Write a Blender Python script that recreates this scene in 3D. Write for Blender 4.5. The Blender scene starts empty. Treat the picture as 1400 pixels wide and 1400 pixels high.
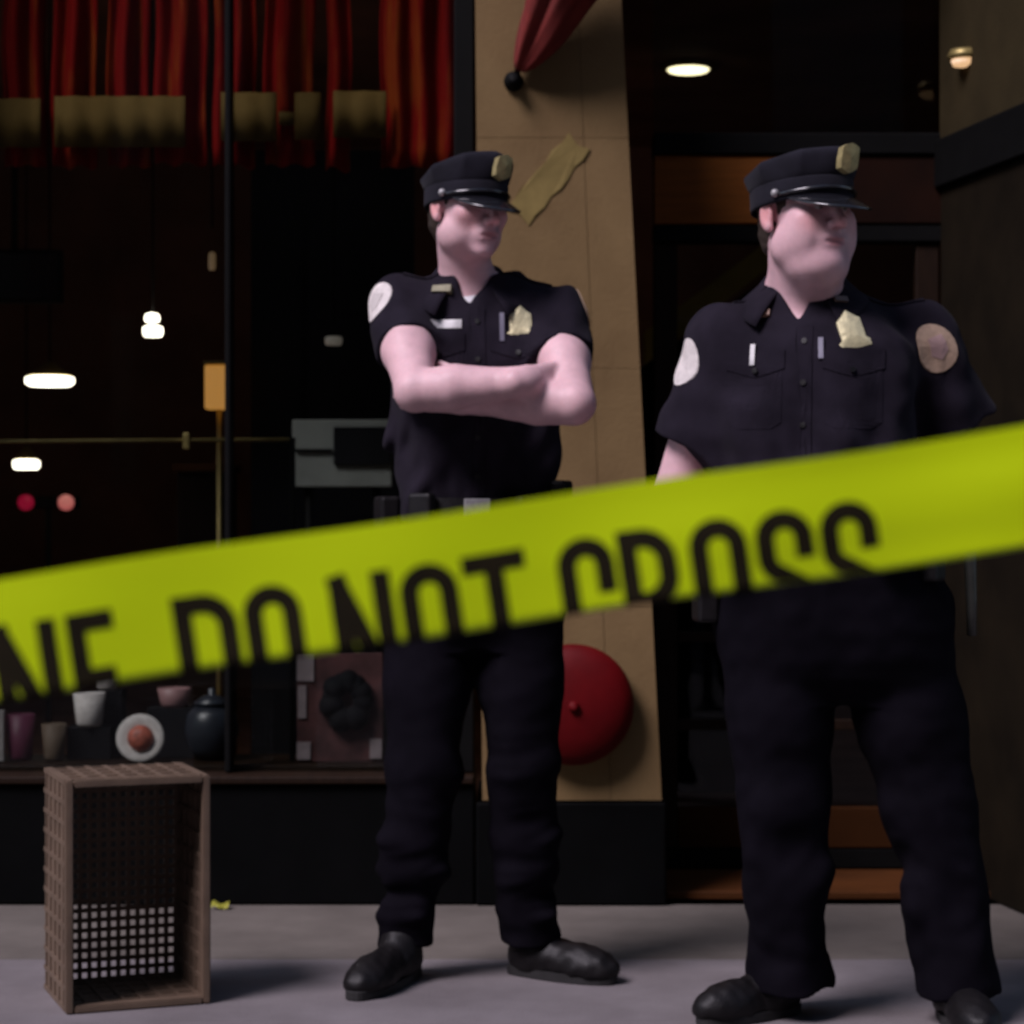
import bpy, bmesh, math, random
import numpy as np
from mathutils import Vector, Matrix
from mathutils.bvhtree import BVHTree
R = math.radians
random.seed(7)
SC = bpy.context.scene
COL = SC.collection

# ------------------------------------------------------------------ camera
FP, CZ = 3100.0, 1.04            # focal length in photograph pixels, camera height
cam = bpy.data.cameras.new('camera'); camo = bpy.data.objects.new('camera', cam); COL.objects.link(camo)
camo.location = (0, 0, CZ); camo.rotation_euler = (R(90), 0, 0)
cam.sensor_width = 36; cam.lens = FP/1400*36
cam.clip_start = 0.05; cam.clip_end = 500
cam.dof.use_dof = True; cam.dof.focus_distance = 2.85; cam.dof.aperture_fstop = 8.5
SC.camera = camo
SC.render.resolution_x = 1024; SC.render.resolution_y = 1024
# ------------------------------------------------------------------ sky, sun, exposure
SUN_EL, SUN_AZ = 49.0, -48.0     # azimuth measured from straight behind the camera, negative = towards the left
world = bpy.data.worlds.new('World'); SC.world = world; world.use_nodes = True
nt = world.node_tree; nt.nodes.clear()
sky = nt.nodes.new('ShaderNodeTexSky'); sky.sky_type = 'NISHITA'; sky.sun_disc = False
sky.sun_elevation = R(SUN_EL); sky.sun_rotation = R(180+(-SUN_AZ))
bg = nt.nodes.new('ShaderNodeBackground'); bg.inputs['Strength'].default_value = 0.05
wo = nt.nodes.new('ShaderNodeOutputWorld')
nt.links.new(sky.outputs[0], bg.inputs[0]); nt.links.new(bg.outputs[0], wo.inputs[0])
sun = bpy.data.lights.new('sun', 'SUN'); suno = bpy.data.objects.new('sun', sun); COL.objects.link(suno)
sun.energy = 1.5; sun.angle = R(24); sun.color = (0.98, 0.88, 1.0)
to_sun = Vector((math.sin(R(SUN_AZ))*math.cos(R(SUN_EL)), -math.cos(R(SUN_AZ))*math.cos(R(SUN_EL)), math.sin(R(SUN_EL))))
suno.rotation_euler = to_sun.to_track_quat('Z', 'Y').to_euler(); suno.location = (-4, -4, 9)
SC.view_settings.view_transform = 'Standard'; SC.view_settings.look = 'None'
SC.view_settings.exposure = 1.35; SC.view_settings.gamma = 1; SC.view_settings.use_curve_mapping = False

# ------------------------------------------------------------------ helpers
def P(px, py, Y):
    """world point at depth Y for a spot measured in the photograph"""
    return np.array([(px-700)/FP*Y, Y, CZ-(py-700)/FP*Y])
MATS = {}
def mat(name, col, rough=0.7, var=0.12, vscale=8.0, bump=0.0, bscale=60.0, metal=0.0, emit=None, estr=0.0, coat=0.0,
        spec=0.5, attr=None, sheen=0.0, stretch=(1, 1, 1), col2=None, sss=0.0, ramp=(0.35, 0.7)):
    if name in MATS: return MATS[name]
    m = bpy.data.materials.new(name); m.use_nodes = True; n = m.node_tree.nodes; l = m.node_tree.links
    b = n['Principled BSDF']
    tc = n.new('ShaderNodeTexCoord'); mp = n.new('ShaderNodeMapping'); mp.inputs['Scale'].default_value = stretch
    l.new(tc.outputs['Object'], mp.inputs[0])
    no = n.new('ShaderNodeTexNoise'); no.inputs['Scale'].default_value = vscale; no.inputs['Detail'].default_value = 7
    no.inputs['Roughness'].default_value = 0.62
    l.new(mp.outputs[0], no.inputs[0])
    rp = n.new('ShaderNodeValToRGB'); rp.color_ramp.elements[0].position = ramp[0]; rp.color_ramp.elements[1].position = ramp[1]
    c2 = col2 if col2 else tuple(min(1, c*(1+var)) for c in col)
    c1 = col if col2 else tuple(c*(1-var) for c in col)
    rp.color_ramp.elements[0].color = (*c1, 1); rp.color_ramp.elements[1].color = (*c2, 1)
    l.new(no.outputs[0], rp.inputs[0])
    if attr:
        at = n.new('ShaderNodeAttribute'); at.attribute_name = attr
        mx = n.new('ShaderNodeMix'); mx.data_type = 'RGBA'; mx.blend_type = 'MULTIPLY'; mx.inputs[0].default_value = 1
        l.new(rp.outputs[0], mx.inputs[6]); l.new(at.outputs[0], mx.inputs[7]); l.new(mx.outputs[2], b.inputs['Base Color'])
    else:
        l.new(rp.outputs[0], b.inputs['Base Color'])
    b.inputs['Roughness'].default_value = rough; b.inputs['Metallic'].default_value = metal
    b.inputs['Specular IOR Level'].default_value = spec; b.inputs['Coat Weight'].default_value = coat
    b.inputs['Sheen Weight'].default_value = sheen
    if sss: b.inputs['Subsurface Weight'].default_value = sss; b.inputs['Subsurface Scale'].default_value = 0.01
    if emit: b.inputs['Emission Color'].default_value = (*emit, 1); b.inputs['Emission Strength'].default_value = estr
    if bump:
        nb = n.new('ShaderNodeTexNoise'); nb.inputs['Scale'].default_value = bscale; nb.inputs['Detail'].default_value = 5
        l.new(mp.outputs[0], nb.inputs[0])
        bp = n.new('ShaderNodeBump'); bp.inputs['Strength'].default_value = bump; bp.inputs['Distance'].default_value = 0.004
        l.new(nb.outputs[0], bp.inputs['Height']); l.new(bp.outputs[0], b.inputs['Normal'])
    MATS[name] = m; return m
def glass_mat():
    m = bpy.data.materials.new('window_glass'); m.use_nodes = True; n = m.node_tree.nodes; l = m.node_tree.links; n.clear()
    o = n.new('ShaderNodeOutputMaterial'); mx = n.new('ShaderNodeMixShader'); t = n.new('ShaderNodeBsdfTransparent')
    g = n.new('ShaderNodeBsdfGlossy'); f = n.new('ShaderNodeMath'); f.operation = 'MULTIPLY_ADD'; f.inputs[1].default_value = .96; f.inputs[2].default_value = .014
    lw = n.new('ShaderNodeLayerWeight'); lw.inputs[0].default_value = .5; pw = n.new('ShaderNodeMath'); pw.operation = 'POWER'; pw.inputs[1].default_value = 5
    l.new(lw.outputs['Facing'], pw.inputs[0]); l.new(pw.outputs[0], f.inputs[0])
    t.inputs[0].default_value = (0.80, 0.82, 0.80, 1); g.inputs['Roughness'].default_value = 0.02
    nz = n.new('ShaderNodeTexNoise'); nz.inputs['Scale'].default_value = 1.3
    bp = n.new('ShaderNodeBump'); bp.inputs['Strength'].default_value = 0.02; l.new(nz.outputs[0], bp.inputs['Height']); l.new(bp.outputs[0], g.inputs['Normal'])
    l.new(f.outputs[0], mx.inputs[0]); l.new(t.outputs[0], mx.inputs[1]); l.new(g.outputs[0], mx.inputs[2]); l.new(mx.outputs[0], o.inputs[0])
    return m
def tag(o, label=None, cat=None, group=None, kind=None):
    if label: o['label'] = label
    if cat: o['category'] = cat
    if group: o['group'] = group
    if kind: o['kind'] = kind
    return o
def empty(name, loc, label, cat, group=None):
    o = bpy.data.objects.new(name, None); COL.objects.link(o); o.location = loc; o.empty_display_size = 0.1
    return tag(o, label, cat, group)
WLOC = {}
def wl(o):
    v = Vector((0, 0, 0))
    while o is not None: v = v + o.location; o = o.parent
    return v
def link(name, me, m, parent=None, smooth=False):
    if m: me.materials.append(m)
    if smooth: me.polygons.foreach_set('use_smooth', [True]*len(me.polygons))
    o = bpy.data.objects.new(name, me); COL.objects.link(o)
    if parent is not None: o.parent = parent
    return o
def put(name, verts, faces, m, parent=None, smooth=False, origin=None):
    """mesh object from world-space vertices; origin defaults to parent's place"""
    v = np.asarray(verts, dtype=np.float64).reshape(-1, 3)
    off = np.array(wl(parent)) if parent is not None else np.zeros(3)
    org = off if origin is None else np.array(origin)
    me = bpy.data.meshes.new(name); me.from_pydata((v-org).tolist(), [], faces if isinstance(faces, list) else faces.tolist())
    me.update()
    o = link(name, me, m, parent, smooth); o.location = Vector(org-off)
    return o
def from_bm(name, bm, m, parent=None, smooth=False, bevel=0, seg=2, origin=None):
    if bevel:
        bmesh.ops.bevel(bm, geom=bm.edges[:], offset=bevel, segments=seg, affect='EDGES', profile=0.5)
    bmesh.ops.recalc_face_normals(bm, faces=bm.faces[:])
    off = wl(parent) if parent is not None else Vector((0, 0, 0))
    org = off if origin is None else Vector(origin)
    bmesh.ops.translate(bm, verts=bm.verts[:], vec=-org)
    me = bpy.data.meshes.new(name); bm.to_mesh(me); bm.free()
    o = link(name, me, m, parent, smooth); o.location = org-off
    return o
def bbox(bm, c, s, rot=None):
    M = Matrix.Translation(Vector(c)) @ (rot.to_4x4() if rot is not None else Matrix.Identity(4)) @ Matrix.Diagonal((*s, 1))
    return bmesh.ops.create_cube(bm, size=1, matrix=M)['verts']
def box(name, c, s, m, parent=None, bevel=0.004, rot=None, smooth=False, origin=None):
    bm = bmesh.new(); bbox(bm, c, s, rot); return from_bm(name, bm, m, parent, smooth, min(bevel, min(s)*0.3), 2, origin)
def boxr(name, x0, x1, y0, y1, z0, z1, m, parent=None, bevel=0.004, origin=None):
    return box(name, ((x0+x1)/2, (y0+y1)/2, (z0+z1)/2), (abs(x1-x0), abs(y1-y0), abs(z1-z0)), m, parent, bevel, origin=origin)
def hexa(name, q, y0, y1, m, parent=None, bevel=0.003):
    """prism: quad q of (x,z) corners between depths y0 (front) and y1"""
    bm = bmesh.new(); a = [bm.verts.new((x, y0, z)) for x, z in q]; b = [bm.verts.new((x, y1, z)) for x, z in q]; n = len(q)
    bm.faces.new(a); bm.faces.new(b[::-1])
    for i in range(n): bm.faces.new((a[i], b[i], b[(i+1) % n], a[(i+1) % n]))
    return from_bm(name, bm, m, parent, False, bevel, 2)
def tube(bm, pts, rad, n=10, closed=False):
    pts = [Vector(p) for p in pts]; rads = rad if isinstance(rad, (list, tuple)) else [rad]*len(pts); rings = []
    prev = None
    for i, p in enumerate(pts):
        d = (pts[min(i+1, len(pts)-1)]-pts[max(i-1, 0)]).normalized()
        u = d.orthogonal().normalized() if prev is None else (prev-d*prev.dot(d)).normalized()
        prev = u; w = d.cross(u)
        rings.append([bm.verts.new(p+(u*math.cos(2*math.pi*k/n)+w*math.sin(2*math.pi*k/n))*rads[i]) for k in range(n)])
    for a, b in zip(rings, rings[1:]):
        for k in range(n): bm.faces.new((a[k], a[(k+1) % n], b[(k+1) % n], b[k]))
    bm.faces.new(rings[0][::-1]); bm.faces.new(rings[-1])
def tubeo(name, pts, rad, m, parent=None, n=12):
    bm = bmesh.new(); tube(bm, pts, rad, n); return from_bm(name, bm, m, parent, True)
def lathe(name, prof, c, m, parent=None, n=28, axis='Z', smooth=True, origin=None):
    """prof list of (radius, height)"""
    bm = bmesh.new(); rings = []
    for r, h in prof:
        ring = []
        for k in range(n):
            a = 2*math.pi*k/n; x, y, z = r*math.cos(a), r*math.sin(a), h
            if axis == '-Y': x, y, z = x, -z, y
            ring.append(bm.verts.new((c[0]+x, c[1]+y, c[2]+z)))
        rings.append(ring)
    for a, b in zip(rings, rings[1:]):
        for k in range(n): bm.faces.new((a[k], a[(k+1) % n], b[(k+1) % n], b[k]))
    bm.faces.new(rings[0][::-1]); bm.faces.new(rings[-1])
    return from_bm(name, bm, m, parent, smooth, origin=origin)

# ------------------------------------------------------------------ materials
M_conc = mat('sidewalk_concrete', (0.115, 0.100, 0.102), 0.88, vscale=4, bump=0.4, bscale=140, col2=(0.185, 0.165, 0.170), ramp=(0.3, 0.75))
M_conc2 = mat('stained_concrete', (0.082, 0.069, 0.058), 0.88, vscale=4, bump=0.4, bscale=140, col2=(0.138, 0.119, 0.102), ramp=(0.3, 0.75))  # darker, browner copy: the shade near the wall is put into the colour
M_asph = mat('asphalt', (0.05, 0.05, 0.052), 0.9, 0.25, 12, 0.4, 90)
M_kerb = mat('kerb_stone', (0.3, 0.29, 0.28), 0.8, 0.2, 9, 0.3, 70)
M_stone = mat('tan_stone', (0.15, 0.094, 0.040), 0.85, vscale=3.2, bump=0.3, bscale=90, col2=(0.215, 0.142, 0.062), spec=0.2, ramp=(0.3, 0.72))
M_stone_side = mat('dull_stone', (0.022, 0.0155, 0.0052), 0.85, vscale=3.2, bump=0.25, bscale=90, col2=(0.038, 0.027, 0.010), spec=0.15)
M_plinth = mat('black_plinth', (0.0016, 0.0017, 0.0018), 0.7, 0.3, 6, 0.1, 60, spec=0.06)
M_black = mat('black_frame', (0.002, 0.002, 0.002), 0.7, 0.3, 8, 0.1, 60, spec=0.12)
M_wood = mat('orange_wood', (0.055, 0.017, 0.0025), 0.7, vscale=5, stretch=(1, 1, 14), col2=(0.085, 0.026, 0.004), spec=0.2, bump=0.1, bscale=30)
M_dwood = mat('dark_wood', (0.014, 0.0065, 0.003), 0.6, 0.3, 6, 0.1, 40, spec=0.15, stretch=(8, 1, 1))
M_int = mat('interior_brown', (0.30, 0.15, 0.10), 0.8, 0.3, 2, spec=0.1)
M_intb = mat('interior_black', (0.006, 0.006, 0.0075), 0.8, 0.3, 2, spec=0.1)
M_glass = glass_mat()
M_brass = mat('brass', (0.35, 0.27, 0.10), 0.45, 0.2, 20, metal=0.6)
M_red = mat('red_drape', (0.20, 0.003, 0.002), 0.8, vscale=11, stretch=(1.6, 1, 0.22), col2=(0.30, 0.065, 0.006), ramp=(0.5, 0.76), bump=0.2, bscale=50, spec=0.1)  # orange streaks put the warm glow on the drapes into the cloth colour
M_tan = mat('tan_trim', (0.105, 0.062, 0.016), 0.85, vscale=9, col2=(0.15, 0.092, 0.026), spec=0.1)
M_flag = mat('red_cloth', (0.16, 0.012, 0.008), 0.85, 0.25, 10, 0.2, 80)
M_redp = mat('red_paint', (0.10, 0.0008, 0.0022), 0.6, 0.18, 8, 0.1, 40, spec=0.15)
M_shirt = mat('navy_shirt', (0.0140, 0.0112, 0.0175), 0.9, 0.25, 12, 0.25, 900, spec=0.06, sheen=0.02)
M_trou = mat('navy_trousers', (0.0044, 0.0036, 0.0060), 0.9, 0.25, 9, 0.25, 900, spec=0.04, sheen=0.0)
M_capc = mat('cap_cloth', (0.010, 0.0092, 0.0145), 0.85, 0.25, 20, 0.2, 700, spec=0.12, sheen=0.04)
M_patent = mat('patent_black', (0.010, 0.010, 0.013), 0.16, 0.2, 12, spec=0.8, coat=0.5)
M_leather = mat('black_leather', (0.006, 0.005, 0.0055), 0.5, 0.3, 25, 0.25, 220, spec=0.25)
M_sole = mat('rubber_sole', (0.012, 0.011, 0.011), 0.8, 0.3, 25)
M_skin = mat('skin', (0.66, 0.44, 0.455), 0.5, 0.09, 24, 0.10, 260, attr='tone', spec=0.35, sss=0.08)
M_hair = mat('hair', (0.030, 0.017, 0.010), 0.7, 0.4, 120, 0.5, 300)
M_eye = mat('eye_white', (0.34, 0.29, 0.28), 0.3, 0.05, 40)
M_iris = mat('iris', (0.05, 0.035, 0.025), 0.15, 0.3, 60)
M_silver = mat('worn_silver', (0.36, 0.35, 0.35), 0.5, 0.15, 60, metal=0.3)
M_gold = mat('pale_gold', (0.66, 0.60, 0.36), 0.42, 0.18, 70, metal=0.35, bump=0.3, bscale=160)
M_goldd = mat('dull_gold', (0.40, 0.33, 0.15), 0.45, 0.25, 70, metal=0.4, bump=0.3, bscale=160)
M_patchw = mat('patch_white', (0.62, 0.57, 0.54), 0.8, 0.15, 60, 0.2, 300)
M_patchb = mat('patch_tan', (0.42, 0.29, 0.20), 0.8, 0.2, 60, 0.2, 300)
M_patchd = mat('patch_emblem', (0.30, 0.27, 0.33), 0.8, 0.3, 60)
M_white = mat('white_cotton', (0.70, 0.68, 0.70), 0.85, 0.06, 30, 0.2, 400)
M_crate = mat('tan_crate', (0.095, 0.062, 0.040), 0.65, vscale=10, col2=(0.14, 0.094, 0.062), bump=0.15, bscale=60)
M_ink = mat('tape_ink', (0.014, 0.010, 0.003), 0.75, 0.3, 60, spec=0.15)
M_oldtape = mat('faded_tape', (0.21, 0.155, 0.055), 0.85, 0.2, 10, spec=0.1)  # yellow light on the stone, given as a colour
M_steel = mat('dark_painted_steel', (0.006, 0.006, 0.006), 0.7, 0.2, 12, spec=0.1)
M_grey = mat('grey_green_board', (0.21, 0.22, 0.20), 0.75, 0.15, 6)
M_olive = mat('olive_paint', (0.42, 0.34, 0.05), 0.7, 0.2, 5)
M_brick = mat('dark_brick', (0.10, 0.06, 0.045), 0.9, 0.3, 3, 0.3, 20)
M_wallup = mat('facade_render', (0.10, 0.08, 0.07), 0.9, 0.2, 2)
def lampm(name, c, s): return mat(name, (0.8, 0.75, 0.65), 0.5, 0.02, 5, emit=c, estr=s)
def tape_mat():
    m = bpy.data.materials.new('yellow_tape'); m.use_nodes = True; n = m.node_tree.nodes; l = m.node_tree.links
    b = n['Principled BSDF']; o = n['Material Output']
    tc = n.new('ShaderNodeTexCoord'); no = n.new('ShaderNodeTexNoise'); no.inputs['Scale'].default_value = 22; no.inputs['Detail'].default_value = 4
    mp = n.new('ShaderNodeMapping'); mp.inputs['Scale'].default_value = (0.25, 1, 1.6); mp.inputs['Rotation'].default_value = (0, R(8.4), 0)
    l.new(tc.outputs['Object'], mp.inputs[0]); l.new(mp.outputs[0], no.inputs[0])
    rp = n.new('ShaderNodeValToRGB'); rp.color_ramp.elements[0].color = (0.64, 0.83, 0.002, 1); rp.color_ramp.elements[1].color = (0.70, 0.90, 0.004, 1)
    l.new(no.outputs[0], rp.inputs[0]); l.new(rp.outputs[0], b.inputs['Base Color'])
    b.inputs['Roughness'].default_value = 0.38
    bp = n.new('ShaderNodeBump'); bp.inputs['Strength'].default_value = 0.25; bp.inputs['Distance'].default_value = 0.002
    l.new(no.outputs[0], bp.inputs['Height']); l.new(bp.outputs[0], b.inputs['Normal'])
    t = n.new('ShaderNodeBsdfTranslucent'); l.new(rp.outputs[0], t.inputs[0])
    mx = n.new('ShaderNodeMixShader'); mx.inputs[0].default_value = 0.10
    l.new(b.outputs[0], mx.inputs[1]); l.new(t.outputs[0], mx.inputs[2]); l.new(mx.outputs[0], o.inputs[0])
    return m
M_tape = tape_mat()

# ------------------------------------------------------------------ ground
def slab_sheet(name, x0, x1, y0, y1, z, m, kind='structure'):
    o = put(name, [(x0, y0, z), (x1, y0, z), (x1, y1, z), (x0, y1, z)], [[0, 1, 2, 3]], m)
    return tag(o, kind=kind)
slab_sheet('road', -150, 150, -150, 150, -0.15, M_asph)
walk = put('sidewalk', [(-12, -1.6, -0.03), (12, -1.6, -0.03), (12, 12, -0.03), (-12, 12, -0.03)], [[0, 1, 2, 3]], M_conc); tag(walk, kind='structure')
xs = [-12, -9, -6, -3.9, -1.45, 1.45, 3.9, 6, 9, 12]; ys = [-1.4, 0.4, 2.0, 3.65, 5.28, 6.02]
for i in range(len(xs)-1):
    for j in range(len(ys)-1):
        g = 0.0022
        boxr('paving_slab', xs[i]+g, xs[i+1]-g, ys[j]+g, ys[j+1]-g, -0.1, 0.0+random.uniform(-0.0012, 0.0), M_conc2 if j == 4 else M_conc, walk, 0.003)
kerb = boxr('kerb', -12, 12, -1.6, -1.405, -0.15, -0.003, M_kerb, None, 0.012); tag(kerb, kind='structure')

# ------------------------------------------------------------------ store front
YW = 6.0
store = empty('storefront', (0, YW, 0), 'dim restaurant front with tan stone pier, big dark window and wood framed entrance', 'storefront')
# pier with slanting right edge (battered stone), split in slabs
def pier_x(z):      # left, seam, right edge of the pier at height z, on the front plane
    t = (z-0.276)/(2.40-0.276)
    return (-0.078-0.019*t, 0.262-0.088*t, 0.397-0.107*t)
zs = [0.276, 0.79, 1.42, 2.03, 2.62, 3.25]
for a, b in zip(zs, zs[1:]):
    l0, s0, r0 = pier_x(a); l1, s1, r1 = pier_x(b); g = 0.0004
    hexa('stone_slab', [(l0, a+g), (s0-g, a+g), (s1-g, b-g), (l1, b-g)], YW, YW+0.5, M_stone, store, 0.001)
    hexa('stone_slab', [(s0+g, a+g), (r0, a+g), (r1, b-g), (s1+g, b-g)], YW+0.001, YW+0.5, M_stone, store, 0.001)
boxr('plinth', -0.095, 0.408, YW-0.012, YW+0.5, 0.0, 0.272, M_plinth, store, 0.006)
# window base and sill
boxr('plinth', -5.0, -0.099, YW, YW+0.25, 0.0, 0.318, M_plinth, store, 0.006)
boxr('window_sill', -5.0, -0.101, YW-0.015, YW+0.22, 0.321, 0.341, M_dwood, store, 0.004)
# window frame members
for x0, x1 in ((-0.155, -0.102), (-0.768, -0.752), (-1.60, -1.55), (-3.2, -3.15)):
    boxr('window_mullion', x0, x1, YW+0.06, YW+0.14, 0.343, 3.1, M_black, store, 0.004)
for x0, x1 in ((-0.750, -0.157), (-1.548, -0.770), (-3.148, -1.602)):
    boxr('glass_pane', x0, x1, YW+0.097, YW+0.103, 0.343, 3.1, M_glass, store, 0)
# wall above the window and canopy slab
boxr('upper_wall', -8.0, 8.0, YW+0.02, YW+0.5, 3.26, 9.0, M_wallup, store, 0)
boxr('cornice', -5.0, 5.0, YW-0.10, YW+0.018, 3.30, 3.5, M_black, store, 0.01)
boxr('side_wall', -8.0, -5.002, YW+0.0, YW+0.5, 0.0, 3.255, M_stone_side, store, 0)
# entrance: back plane at 6.4, splayed right wall
YD = 6.42; XL, XR = 0.402, 1.215
boxr('threshold', XL+0.01, XR+0.30, YW+0.07, YD+0.06, 0.002, 0.024, M_wood, store, 0.004)
def lz(py, Y=YD): return CZ-(py-700)/FP*Y
boxr('header_beam', XL, XR+0.02, YD-0.01, YD+0.10, lz(212)+0.002, lz(182), M_black, store, 0.004)
boxr('lintel', XL, 0.86, YD, YD+0.08, lz(306), lz(212), mat('lintel_wood', (0.17, 0.052, 0.006), 0.7, vscale=5, stretch=(1, 1, 14), col2=(0.24, 0.075, 0.010), spec=0.2), store, 0.005)  # left half: colour raised so the wood looks lit
boxr('lintel', 0.862, XR+0.02, YD, YD+0.08, lz(306), lz(212), mat('lintel_dark', (0.012, 0.0032, 0.001), 0.7, 0.3, 5, spec=0.1), store, 0.005)  # right half of the same lintel, its shade put into the colour
boxr('door_head', XL, XR+0.02, YD+0.005, YD+0.08, lz(330), lz(306)-0.002, M_black, store, 0.004)
boxr('transom_glass', XL, XR+0.02, YD+0.04, YD+0.046, lz(182)+0.002, 3.1, M_glass, store, 0)
door = box('door', ((XL+XR)/2, YD+0.045, 0.055), (XR-XL-0.004, 0.045, 0.055), M_black, store, 0.003)
boxr('door_rail', XL+0.07, XR-0.07, YD+0.02, YD+0.07, 0.086, 0.20, MATS.get('kick') or mat('kick', (0.034, 0.011, 0.002), 0.7, spec=0.1), door, 0.003)
for x0, x1 in ((XL+0.002, XL+0.068), (XR-0.068, XR-0.002), (0.795, 0.835)):
    boxr('door_stile', x0, x1, YD+0.018, YD+0.072, 0.086, lz(330)-0.003, M_dwood, door, 0.004)
for z in (0.42, 0.67):
    boxr('door_rail', XL+0.07, XR-0.07, YD+0.025, YD+0.065, z, z+0.03, M_dwood, door, 0.003)
boxr('door_glass', XL+0.07, XR-0.07, YD+0.043, YD+0.048, 0.202, lz(330)-0.004, M_glass, door, 0)
# splayed right wall: upper stone, dark band, lower dull panel
def splay(name, z0, z1, m, out=0.0, y_front=5.0):
    A = np.array([1.213, YD]); B = np.array([1.213+0.19*(YD-y_front), y_front]); nrm = np.array([-1, -0.19]); nrm = nrm/np.linalg.norm(nrm)
    q = [A+nrm*out, B+nrm*out, B-nrm*0.3+np.array([0.3, 0]), A-nrm*0.3+np.array([0.3, 0.2])]
    v = [(p[0], p[1], z0) for p in q]+[(p[0], p[1], z1) for p in q]
    bm = bmesh.new(); vs = [bm.verts.new(p) for p in v]
    for f in ((0, 1, 2, 3), (7, 6, 5, 4), (0, 4, 5, 1), (1, 5, 6, 2), (2, 6, 7, 3), (3, 7, 4, 0)): bm.faces.new([vs[i] for i in f])
    return from_bm(name, bm, m, store, False, 0.004)
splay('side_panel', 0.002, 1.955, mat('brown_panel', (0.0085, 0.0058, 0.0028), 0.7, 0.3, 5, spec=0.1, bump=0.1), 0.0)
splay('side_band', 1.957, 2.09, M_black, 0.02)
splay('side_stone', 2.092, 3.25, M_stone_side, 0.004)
# interior shell
tag(slab_sheet('interior_floor', -5, 3, YW+0.25, 12.5, 0.012, M_int), kind='structure')
tag(boxr('interior_ceiling', -5.2, 3.2, YW+0.51, 12.6, 3.05, 3.15, M_int, None, 0), kind='structure')
tag(boxr('interior_back_wall', -5.2, 3.2, 12.5, 12.6, 0, 3.05, M_int, None, 0), kind='structure')
tag(boxr('interior_left_wall', -5.3, -5.2, YW+0.51, 12.6, 0, 3.05, M_int, None, 0), kind='structure')
tag(boxr('interior_right_wall', 3.2, 3.3, YW+0.3, 12.6, 0, 3.05, M_int, None, 0), kind='structure')
tag(boxr('interior_partition', 0.05, 0.16, YW+0.51, 9.5, 0.013, 3.04, M_intb, None, 0), kind='structure')
tag(boxr('interior_screen', -0.80, -0.30, 6.95, 6.97, 0.013, 2.15, M_intb, None, 0), kind='structure')

# ------------------------------------------------------------------ red valance with tan trim
YV = 6.30
val = empty('valance', (-0.9, YV, 2.5), 'red pleated drapes with a tan trim band hanging inside the window', 'drapes')
tubeo('rod', [(-3.0, YV, 2.70), (-0.16, YV, 2.70)], 0.014, M_brass, val)
def drape(x0, x1, zb, folds):
    n = 14*folds+1; m_ = 14; V = []; F = []
    ph = random.random()*6
    for j in range(m_):
        t = j/(m_-1); z = 2.70+(zb-2.70)*t
        for i in range(n):
            s = i/(n-1); pinch = 1-0.10*math.sin(math.pi*t)*0
            x = x0+(x1-x0)*(0.5+(s-0.5)*pinch)+0.004*math.sin(9*t+ph)
            y = YV+0.017*math.sin(2*math.pi*folds*s+ph)+0.006*math.sin(5*s+7*t+ph)-0.02*math.sin(math.pi*s)
            V.append((x, y, z+(0.006*math.sin(2*math.pi*folds*s) if j == m_-1 else 0)))
    for j in range(m_-1):
        for i in range(n-1): a = j*n+i; F.append([a, a+1, a+n+1, a+n])
    o = put('drape_panel', V, F, M_red, val, True)
    sm = o.modifiers.new('thickness', 'SOLIDIFY'); sm.thickness = 0.004
def vx(px): return (px-700)/FP*YV
px_ = [(-420, -350), (-335, -270), (-255, -190), (-175, -110), (-95, -10), (5, 62), (74, 134), (148, 206), (214, 284), (294, 350), (362, 430), (448, 480), (520, 624)]
for a, b in px_:
    drape(vx(a), vx(b), lz(228+random.uniform(-6, 6), YV), (2 if b-a > 50 else 1) if b-a < 90 else 3)
for a, b, y0, y1 in ((-420, -300, 138, 206), (-285, -90, 138, 206), (-70, 62, 140, 206), (80, 258, 137, 206), (306, 382, 132, 198), (384, 404, 158, 176), (406, 440, 132, 196), (458, 530, 130, 193)):
    nseg = max(2, int((b-a)/9)); V = []; F = []
    for i in range(nseg+1):
        x = a+(b-a)*i/nseg
        for y in (y0, y1): V.append((vx(x), YV-0.058+0.006*math.sin(x*0.16), lz(y, YV)))
    for i in range(nseg): F.append([2*i, 2*i+2, 2*i+3, 2*i+1])
    o = put('trim_block', V, F, M_tan, val, True); sm = o.modifiers.new('thickness', 'SOLIDIFY'); sm.thickness = 0.004

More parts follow.
